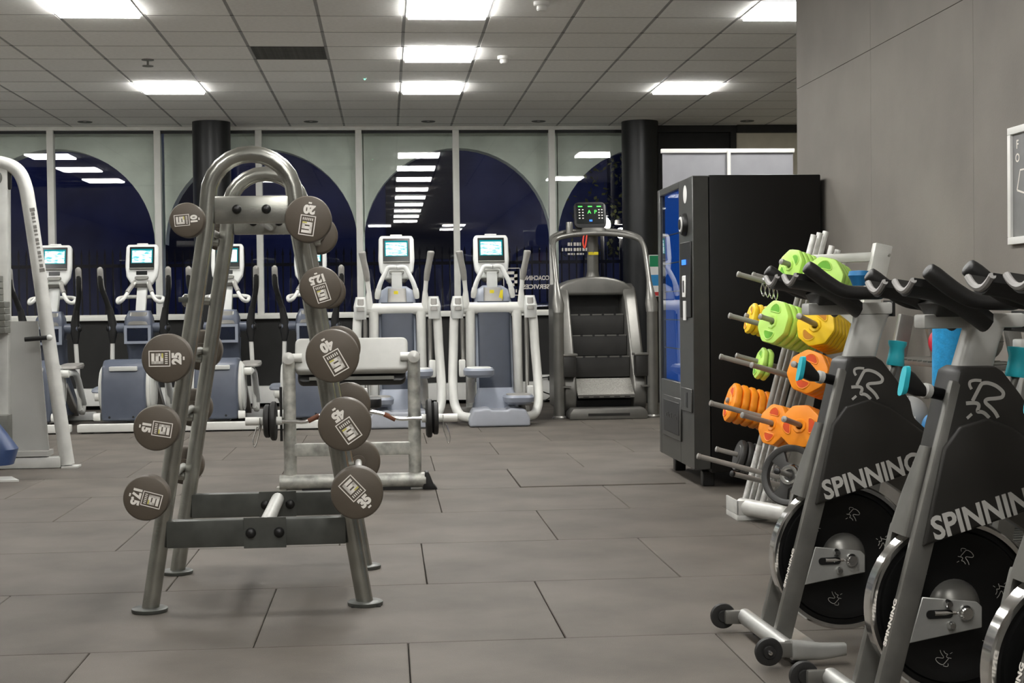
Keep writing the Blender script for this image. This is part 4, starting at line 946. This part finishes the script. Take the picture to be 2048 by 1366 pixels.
    # pop pin with a blue paddle in front, cyan brake knob behind
    pp = MB().rod((.0, 0, .825), (.075, .03, .842), .016).build('pop_pin', M_black, r)
    MB().rod((.070, .028, .840), (.085, .032, .844), .020).build('pin_collar', M_silver, pp)
    MB().loft([((.085, .032, .842), (0, .016, 0), (0, 0, .014)), ((.115, .04, .86), (0, .018, 0), (0, 0, .030)), ((.138, .046, .872), (0, .016, 0), (0, 0, .032))], 14, 3).build('pin_neck', M_black, pp)
    MB().loft([((.136, .046, .872), (0, .018, 0), (-.006, 0, .036)), ((.150, .048, .870), (0, .018, 0), (-.008, 0, .038))], 14, 3.5).build('pin_paddle', M_cyan, pp)
    bk = MB().rod((-.150, 0, .80), (-.178, 0, .875), .011).build('brake_stalk', M_spinframe, r)
    MB().lathe([(0, 0), (.026, 0), (.028, .006), (.025, .03), (.023, .055), (.029, .068), (.029, .078), (0, .08)], (-.178, 0, .872), (-.12, 0, 1), 22).build('brake_knob', M_cyan, bk)
    # front foot with wheels
    MB().rod((.258, -.205, .052), (.258, .262, .052), .026, n=18).build('front_foot', M_bikesilver, r)
    MB().box((.13, -.13, .022), (.262, .13, .040)).build('foot_plate', M_bikesilver, r, .004, 1)
    for s in (-1, 1):
        y = .262 if s > 0 else -.205
        MB().bar((.245, y, .05), (.325, y, .052), .022, .045).build('wheel_arm', M_spinframe, r, .008, 2)
        wh = MB().lathe([(0, -.016), (.018, -.016), (.02, -.010), (.030, -.012), (.040, -.010), (.042, 0), (.040, .010), (.030, .012), (.02, .010), (.018, .016), (0, .016)], (.325, y+s*.022, .052), (0, 1, 0), 28).build('wheel', M_blackmatte, r)
        MB().lathe([(0, .024), (.006, .023), (.009, .016), (.009, 0)], (.325, y+s*.022, .052), (0, s, 0), 14).build('wheel_bolt', M_chrome, wh)
        MB().lathe([(0, 0), (.024, 0), (.026, .006), (.020, .014), (.008, .02), (.008, .03), (0, .03)], (.215, y-s*.03, .0), (0, 0, 1), 18).build('levelling_foot', M_black, r)
    MB().loft([((.25, .262, .05), (0, .02, 0), (0, 0, .030)), ((.16, .262, .042), (0, .02, 0), (0, 0, .024)), ((.085, .262, .046), (0, .016, 0), (0, 0, .018))], 16, 4).build('side_step', M_bikesilver, r)
    # rear frame, crank, seat
    MB().bar((-.10, 0, .58), (-.80, 0, .10), .05, .075).build('main_beam', M_spinframe, r, .01)
    MB().bar((-.52, 0, .28), (-.64, 0, .92), .045, .06, (1, 0, 0)).build('seat_tube', M_spinframe, r, .008)
    MB().box((-.78, -.03, .92), (-.58, .03, .95)).build('seat_slider', M_silver, r, .006)
    MB().loft([((-.52, 0, 1.0), (0, .022, 0), (0, 0, .02)), ((-.62, 0, 1.0), (0, .045, 0), (0, 0, .03)), ((-.74, 0, 1.01), (0, .095, 0), (0, 0, .038)), ((-.79, 0, 1.015), (0, .07, 0), (0, 0, .025))], 20, 2.6).build('saddle', M_barblack, r)
    MB().rod((-.66, 0, .94), (-.66, 0, .985), .02).build('saddle_post', M_silver, r)
    MB().rod((-.80, -.25, .05), (-.80, .25, .05), .026).build('rear_foot', M_silver, r)
    MB().rod((-.80, -.22, 0), (-.80, -.22, .05), .02).build('levelling_foot', M_black, r); MB().rod((-.80, .22, 0), (-.80, .22, .05), .02).build('levelling_foot', M_black, r)
    MB().lathe([(0, -.03), (.10, -.03), (.105, 0), (.10, .03), (0, .03)], (-.36, .03, .38), (0, 1, 0), 28).build('chain_cover', M_spinblack, r)
    for s in (-1, 1):
        MB().bar((-.36, s*.085, .38), (-.36+s*.14, s*.09, .38-s*.08), .018, .03).build('crank_arm', M_chrome, r, .004)
        MB().cbox((-.36+s*.14, s*.14, .38-s*.08), (.09, .09, .025)).build('pedal', M_black, r, .006)
    return r
b1 = spin_bike(); b1['label'] = 'spin bike farthest from the lens, closest to the coloured plate rack'
BA = PI+math.radians(2)
b1.location = (1.415, 4.50, 0); b1.rotation_euler = (0, 0, BA)
b2 = copy_tree(b1); b2['label'] = 'middle spin bike with its lettering cut by the right edge'
b2.location = (1.455, 3.70, 0)
b3 = copy_tree(b1); b3['label'] = 'nearest spin bike, only its flywheel edge and handlebar in view'
b3.location = (1.485, 3.02, 0)
for b_, dx, dz in ((b2, -.03, -.033), (b3, 0., -.033)):      # their handlebars are set lower
    for ch in b_.children:
        if ch.name.split('.')[0] in ('bar_clamp', 'outer_bar', 'forearm_rest', 'slider', 'slider_end', 'top_knob'): ch.location = (dx, 0, dz)

# ================================================================== PLATE RACK with coloured plates and bars
LEAN = V((.30, 0, 1.0)).normalized()     # the rack's posts lean to the wall as they rise
pr = thing('plate_rack', 'grey studio weight rack with long pegs beside the charcoal wall', 'rack', (2.05, 7.10, 0))
O = V((2.05, 7.10, 0))
def pix(px, py, Y):                       # a point of the rack measured in the photograph, at depth Y
    d = _f+_r*((px-1024)/FL)-_u*((py-683)/FL); return V((0, 0, CAMH))+d*(Y/d.y)
post_b, post_t = V((.03, -.22, .03)), V((.325, -.22, 1.352))
MB().bar(post_b, post_t, .055, .085, (1, 0, 0)).build('near_post', M_silver, pr, .006)
MB().bar(V((-.02, .30, .03)), V((.20, .30, 1.15)), .055, .085, (1, 0, 0)).build('far_post', M_silver, pr, .006)
MB().bar(V((.30, -.20, 1.295)), V((-.035, -.10, 1.285)), .04, .045).build('top_bar', M_silver, pr, .01)
for y in (-.245, -.195): MB().ball((.345, y, 1.30), .010, 8).build('bolt', M_chrome, pr)
MB().box((-.335, .04, 0), (-.10, .28, .028)).box((-.335, .04, .028), (-.325, .28, .10)).box((-.335, .04, .028), (-.25, .05, .10)).build('bar_tray', M_silver, pr, .004)
MB().box((-.06, -.40, 0), (.03, .40, .055)).build('base_beam', M_silver, pr, .006)
MB().rod((-.30, .10, .065), (-.05, -.38, .055), .042, n=18).build('base_tube', M_silver, pr)
MB().bar((.02, .1, .05), (.40, .1, .05), .06, .05).build('base_brace', M_silver, pr)
MB().bar((.12, -.2, .45), (.12, .3, .40), .04, .05).build('cross_brace', M_silver, pr)
MB().bar((.24, -.2, 1.0), (.20, .3, 1.0), .04, .05).build('cross_brace', M_silver, pr)
DIRS = {'A': V((1.0, .02, -.28)).normalized(), 'B': V((.906, .421, -.26)).normalized(), 'C': V((.67, .742, -.24)).normalized()}
PEGS = {}
def peg(key, fam, px, py, Y, L, hollow=False):
    tip = pix(px, py, Y); d = DIRS[fam]; PEGS[key] = (tip, d)
    a, b = tip-O, tip+d*L-O
    g = MB().rod(a, b, .0125, n=14).build('peg', M_grip, pr)
    MB().lathe([(0, -.004), (.009, -.003), (.0145, 0), (.0145, .012), (.0125, .014)], a, d, 14).build('peg_tip', M_grip if not hollow else M_black, g)
    return g
peg('A1', 'A', 1475, 548, 7.05, .42); peg('A2', 'A', 1458, 631, 7.05, .44); peg('A3', 'A', 1440, 713, 7.05, .46); peg('A4', 'A', 1420, 806, 7.05, .46); peg('A5', 'A', 1395, 912, 7.05, .44)
peg('a1', 'A', 1505, 549, 7.50, .40); peg('a2', 'A', 1490, 631, 7.50, .40); peg('a3', 'A', 1472, 711, 7.50, .42); peg('a4', 'A', 1453, 800, 7.50, .42); peg('a5', 'A', 1432, 898, 7.50, .40)
peg('B1', 'B', 1562, 523, 6.78, .38); peg('B2', 'B', 1520, 633, 6.85, .42); peg('B3', 'B', 1503, 730, 6.85, .42); peg('B4', 'B', 1484, 830, 6.85, .42); peg('B5', 'B', 1463, 947, 6.85, .42, True)
peg('C1', 'C', 1613, 539, 6.47, .42); peg('C2', 'C', 1598, 632, 6.45, .42); peg('C3', 'C', 1587, 728, 6.45, .42); peg('C4', 'C', 1568, 838, 6.45, .42); peg('C5', 'C', 1553, 942, 6.45, .42, True)
def plate_meshes(R, th, m, key):
    """rounded plate with two grip holes, in its own frame: axis +z, face at z=0"""
    n = 48; out = []
    for i in range(n):
        a = 2*PI*i/n; sect = (a+PI/8) % (PI/4)-PI/8; rr = R*.945/math.cos(sect)
        out.append((min(rr, R)*math.cos(a), min(rr, R)*math.sin(a)))
    body = MB()
    # body as a lathe-like stack of the rounded octagon, hole in the middle
    rings = [(.16, .0), (.22, -.004), (.30, -.004), (.34, .002), (.90, .002), (.97, .005), (1.0, .012), (1.0, th-.010), (.96, th-.003), (.9, th), (.16, th)]
    vs, fs = [], []
    for f, z in rings:
        for x, y in out: vs.append((x*f, y*f, z))
    m_ = len(rings)
    for i in range(m_):
        for j in range(n): a0, b0 = i*n, ((i+1) % m_)*n; fs.append((a0+j, a0+(j+1) % n, b0+(j+1) % n, b0+j))
    body.add(vs, fs)
    bm = body.mesh('plate_body', m)
    holes = []
    for s in (-1, 1):
        P = []
        for i in range(16):
            a = 2*PI*i/16; x = .30*R*math.cos(a); y = s*.62*R+.155*R*math.sin(a)-s*.12*R*math.cos(a)**2
            P.append((x, y))
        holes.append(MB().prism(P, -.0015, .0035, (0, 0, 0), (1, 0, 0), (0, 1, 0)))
    rims = []
    for s in (-1, 1):
        P = []
        for i in range(16):
            a = 2*PI*i/16; P.append((.335*R*math.cos(a), s*.62*R+.185*R*math.sin(a)-s*.12*R*math.cos(a)**2, 0.001))
        rims.append(MB().tube(P, .0035, 6, 0, closed=True))
    return bm, rims, holes
M_org_d = mat('orange_recess_shade', (.70, .07, .003), .6, var=.05); M_yel_d = mat('yellow_recess_shade', (.55, .22, .004), .6, var=.05); M_grn_d = mat('lime_recess_shade', (.14, .45, .02), .6, var=.05)  # darker plate tones: shade of the grip holes painted as colour
PM = {}
for key, m, md, R, th in (('orange', M_orange, M_org_d, .104, .042), ('yellow', M_yellow, M_yel_d, .098, .034), ('lime green', M_green, M_grn_d, .110, .040), ('small yellow', M_yellow, M_yel_d, .082, .030), ('small lime green', M_green, M_grn_d, .085, .030)):
    bm, rim, hole = plate_meshes(R, th, m, key)
    PM[key] = (bm, [q.mesh('grip_rim', m) for q in rim], [q.mesh('grip_hole_shade', md) for q in hole], th)
def stack(pk, start, n, key, pegdesc, roll=.3):
    tip, d = PEGS[pk]; bm, rim, hole, th = PM[key]
    up = V((0, 0, 1)); x = up.cross(d).normalized(); y = d.cross(x)
    rotm = Matrix((x, y, d)).transposed().to_4x4() @ Matrix.Rotation(roll, 4, 'Z')
    cn = key.replace('small ', '')
    for i in range(n):
        p = tip+d*(start+i*(th+.001)) - V((0, 0, .006))
        lab = '%s weight plate, %s from the tip, on the %s' % (cn, ORD[i], pegdesc)
        t = thing('weight_plate', lab, 'plate', group='coloured weight plates on the rack')
        t.matrix_world = Matrix.Translation(p) @ rotm
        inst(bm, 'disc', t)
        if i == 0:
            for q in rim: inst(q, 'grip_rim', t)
            for q in hole: inst(q, 'grip_hole_shade', t)
stack('B1', .05, 4, 'small lime green', 'top middle peg', .9)
stack('C1', .15, 4, 'lime green', 'top right peg', .2)
stack('a2', .02, 3, 'small yellow', 'second-level left peg', .5)
stack('B2', .075, 6, 'lime green', 'second-level middle peg', .15)
stack('C2', .165, 6, 'yellow', 'second-level right peg', .6)
stack('a3', .12, 2, 'small lime green', 'third-level left peg', .3)
stack('C3', .135, 4, 'orange', 'third-level right peg', .3)
stack('a4', .012, 5, 'orange', 'fourth-level left peg', .35)
stack('B4', .185, 3, 'orange', 'fourth-level middle peg', .1)
stack('C4', .155, 3, 'orange', 'fourth-level right peg', 1.5)
# black plates on the lowest level
tip, d = PEGS['a5']
M_plateblack = mat('plate_rubber_grey', (.045, .044, .042), .5, var=.15)
small = MB().lathe([(.014, 0), (.05, 0), (.055, .004), (.066, .004), (.078, .002), (.082, .008), (.082, .022), (.078, .028), (.014, .028)], (0, 0, 0), (0, 0, 1), 36).mesh('plate_body', M_plateblack)
x = V((0, 0, 1)).cross(d).normalized(); rotm = Matrix((x, d.cross(x), d)).transposed().to_4x4()
for i in range(3):
    t = thing('weight_plate', 'black rubber weight plate, %s from the tip, on the lowest left peg' % ORD[i], 'plate', group='black plates on the lowest pegs')
    t.matrix_world = Matrix.Translation(tip+d*(.115+.036*i)-V((0, 0, .002))) @ rotm; inst(small, 'disc', t)
tip, d = PEGS['C5']
t = thing('weight_plate', 'large black three-spoke weight plate at the bottom of the plate rack', 'plate', group='black plates on the lowest pegs')
x = V((0, 0, 1)).cross(d).normalized(); t.matrix_world = Matrix.Translation(tip+d*.125) @ Matrix((x, d.cross(x), d)).transposed().to_4x4()
RP = .142
MB().lathe([(RP-.030, .004), (RP-.022, -.002), (RP-.006, -.002), (RP, .006), (RP, .030), (RP-.006, .036), (RP-.030, .034)], (0, 0, 0), (0, 0, 1), 56).lathe([(RP-.030, .034), (RP-.030, .004)], (0, 0, 0), (0, 0, 1), 56).build('rim', M_plateblack, t)
for k in range(3):
    a = math.radians(50+120*k); c, s_ = math.cos(a), math.sin(a)
    poly = [(.03, -.045), (.06, -.022), (RP-.025, -.042), (RP-.025, .042), (.06, .022), (.03, .045)]
    MB().prism([(p[0]*c-p[1]*s_, p[0]*s_+p[1]*c) for p in poly], .006, .030, (0, 0, 0), (1, 0, 0), (0, 1, 0)).build('spoke', M_plateblack, t, .004, 2)
MB().lathe([(.026, .002), (.032, -.004), (.044, -.004), (.050, .006), (.050, .032), (.026, .034), (.026, .002)], (0, 0, 0), (0, 0, 1), 32).build('hub_ring', M_chrome, t)
MB().lathe([(.015, .01), (.028, .008), (.028, .028), (.015, .028)], (0, 0, 0), (0, 0, 1), 24).build('hub', M_plateblack, t)
# bars standing in the tray, leaning on the rack
bars = [(1484, 1000, 1628, 470), (1497, 1003, 1640, 466), (1510, 1005, 1652, 463), (1520, 1000, 1664, 492), (1531, 1004, 1676, 500), (1542, 1000, 1688, 520), (1490, 985, 1630, 500)]
for i, (xa, ya, xb, yb) in enumerate(bars):
    Y = 7.24+.036*(i % 3 if i < 6 else 3)
    a = pix(xa, ya, Y); b = pix(xb, yb, Y+.02); a.z = .030
    t = thing('studio_bar', 'slim studio barbell standing upright in the plate rack, %s from the left' % ORD[[0, 2, 3, 4, 5, 6, 1][i]], 'barbell', a, group='studio bars standing in the rack')
    dd = b-a
    MB().rod((0, 0, 0), dd*.24, .0165, n=12).build('threaded_end', M_knurl, t)
    MB().rod(dd*.24, dd*.80, .0145, n=12).build('sleeve', M_grip, t)
    MB().rod(dd*.80, dd, .0165, n=12).build('top_end', mat('bar_bright', (.78, .78, .76), .4, .2, var=.1, scale=40), t)
# spring clips hanging on the upper left pegs
for i in range(4):
    tip, d = PEGS['A1']; p = tip+d*(.13+.022*i)
    t = thing('spring_clip', 'small wire spring clip hanging on the top left peg, %s from its tip' % ORD[i], 'clip', p, group='spring clips hanging on the rack')
    MB().tube([(0, .0, .018), (.0, .018, 0), (0, 0, -.018), (0, -.018, 0)], .003, 6, 4, closed=True).build('coil', M_chrome, t)
    MB().tube([(0, .01, -.015), (-.006, .012, -.045), (.004, .0, -.075), (.008, -.012, -.045), (0, -.01, -.015)], .0028, 6, 3).build('handle', M_chrome, t)

# ================================================================== STORAGE RACK behind the bikes, with balls and a foam roller
sr = thing('storage_rack', 'dark grey leaning storage shelf behind the spin bikes', 'shelf', (2.225, 5.75, 0))
for y in (-.60, .18):
    MB().bar((-.30, y, 0), (-.08, y, 1.02), .04, .06, (1, 0, 0)).build('post', M_spinframe, sr, .005)
    MB().bar((.22, y, 0), (.02, y, 1.02), .04, .05, (1, 0, 0)).build('rear_post', M_spinframe, sr, .005)
for z, x0, x1 in ((.84, -.13, .08), (.52, -.22, .14), (.2, -.28, .18)):
    MB().box((x0, -.62, z-.02), (x1, .21, z)).build('shelf', M_spinframe, sr, .004)
    for k in range(15): MB().rod((x0-.03, -.60+.055*k, z+.004), (x1, -.60+.055*k, z+.004), .004, n=6).build('wire', M_stack, sr)
t = thing('medicine_ball', 'grey medicine ball numbered 11 on the storage shelf', 'ball', (2.105, 5.80, .611))
gb = MB().ball((0, 0, 0), .082, 28).build('shell', M_ballgrey, t)
m = MB(); u = V((.96, -.28, 0)); put_text(m, '11', .028, V((-.012, -.0825, -.008)), u, (0, 0, 1), .0012); m.build('number_print', M_print, gb)
for rz in (0, 1.2):
    MB().tube([(.0826*math.cos(a)*math.cos(rz), .0826*math.cos(a)*math.sin(rz), .0826*math.sin(a)) for a in [2*PI*i/40 for i in range(40)]], .0012, 5, closed=True).build('seam', M_stack, gb)
t = thing('exercise_ball', 'blue rubber ball tucked beside the grey medicine ball', 'ball', (2.150, 5.62, .584))
MB().ball((0, 0, 0), .055, 24).build('shell', M_blueball, t); MB().lathe([(0, .002), (.008, .001), (.010, -.002)], (-.02, -.05, .012), (-.35, -.9, .2), 10).build('valve', M_black, t)
t = thing('exercise_ball', 'red rubber ball on the top shelf behind the foam roller', 'ball', (2.225, 5.72, .911))
MB().ball((0, 0, 0), .063, 24).build('shell', M_red, t); MB().lathe([(0, .002), (.008, .001), (.010, -.002)], (0, -.06, .015), (0, -1, .2), 10).build('valve', M_black, t)
t = thing('foam_roller', 'bright blue upright foam roller between two spin bikes', 'foam roller', (1.93, 4.95, 0))
MB().tube([(0, 0, 0), (.012, 0, .98)], [.053, .056], 28).build('foam', M_blue, t)
MB().lathe([(.012, .982), (.045, .982), (.054, .978)], (.0, 0, 0), (.012/.98, 0, 1), 28).build('end_ring', M_blueball, t)
for i, (y, z) in enumerate(((-.30, .90), (-.47, .905), (-.36, .60))):
    t = thing('kettle_ball', ['dark slam ball on the top shelf by the middle bike stem', 'dark slam ball on the top shelf nearest the right edge', 'dark slam ball on the lower shelf behind the middle bike'][i], 'ball', (2.20, 5.75+y, .923 if i < 2 else .603))
    MB().ball((0, 0, 0), .075, 22).build('shell', M_stack, t)
    MB().tube([(.0751*math.cos(a), .0751*math.sin(a), 0) for a in [2*PI*k/32 for k in range(32)]], .0015, 5, closed=True).build('seam', M_black, t)
# ---- loose cable under the windows, right of the cross trainers
t = thing('power_cable', 'thin dark power cable hanging from the white trunking box', 'cable', (1.80, 16.46, 0))
MB().tube([(.02, .02, .29), (-.10, -.01, .27), (-.16, -.03, .18), (-.05, -.04, .12), (.03, -.03, .08), (-.06, -.05, .02), (-.14, -.08, .012)], .007, 8, 6).build('cord', M_black, t)
MB().cbox((.02, .02, .275), (.04, .03, .05)).build('plug', M_black, t, .004, 1)
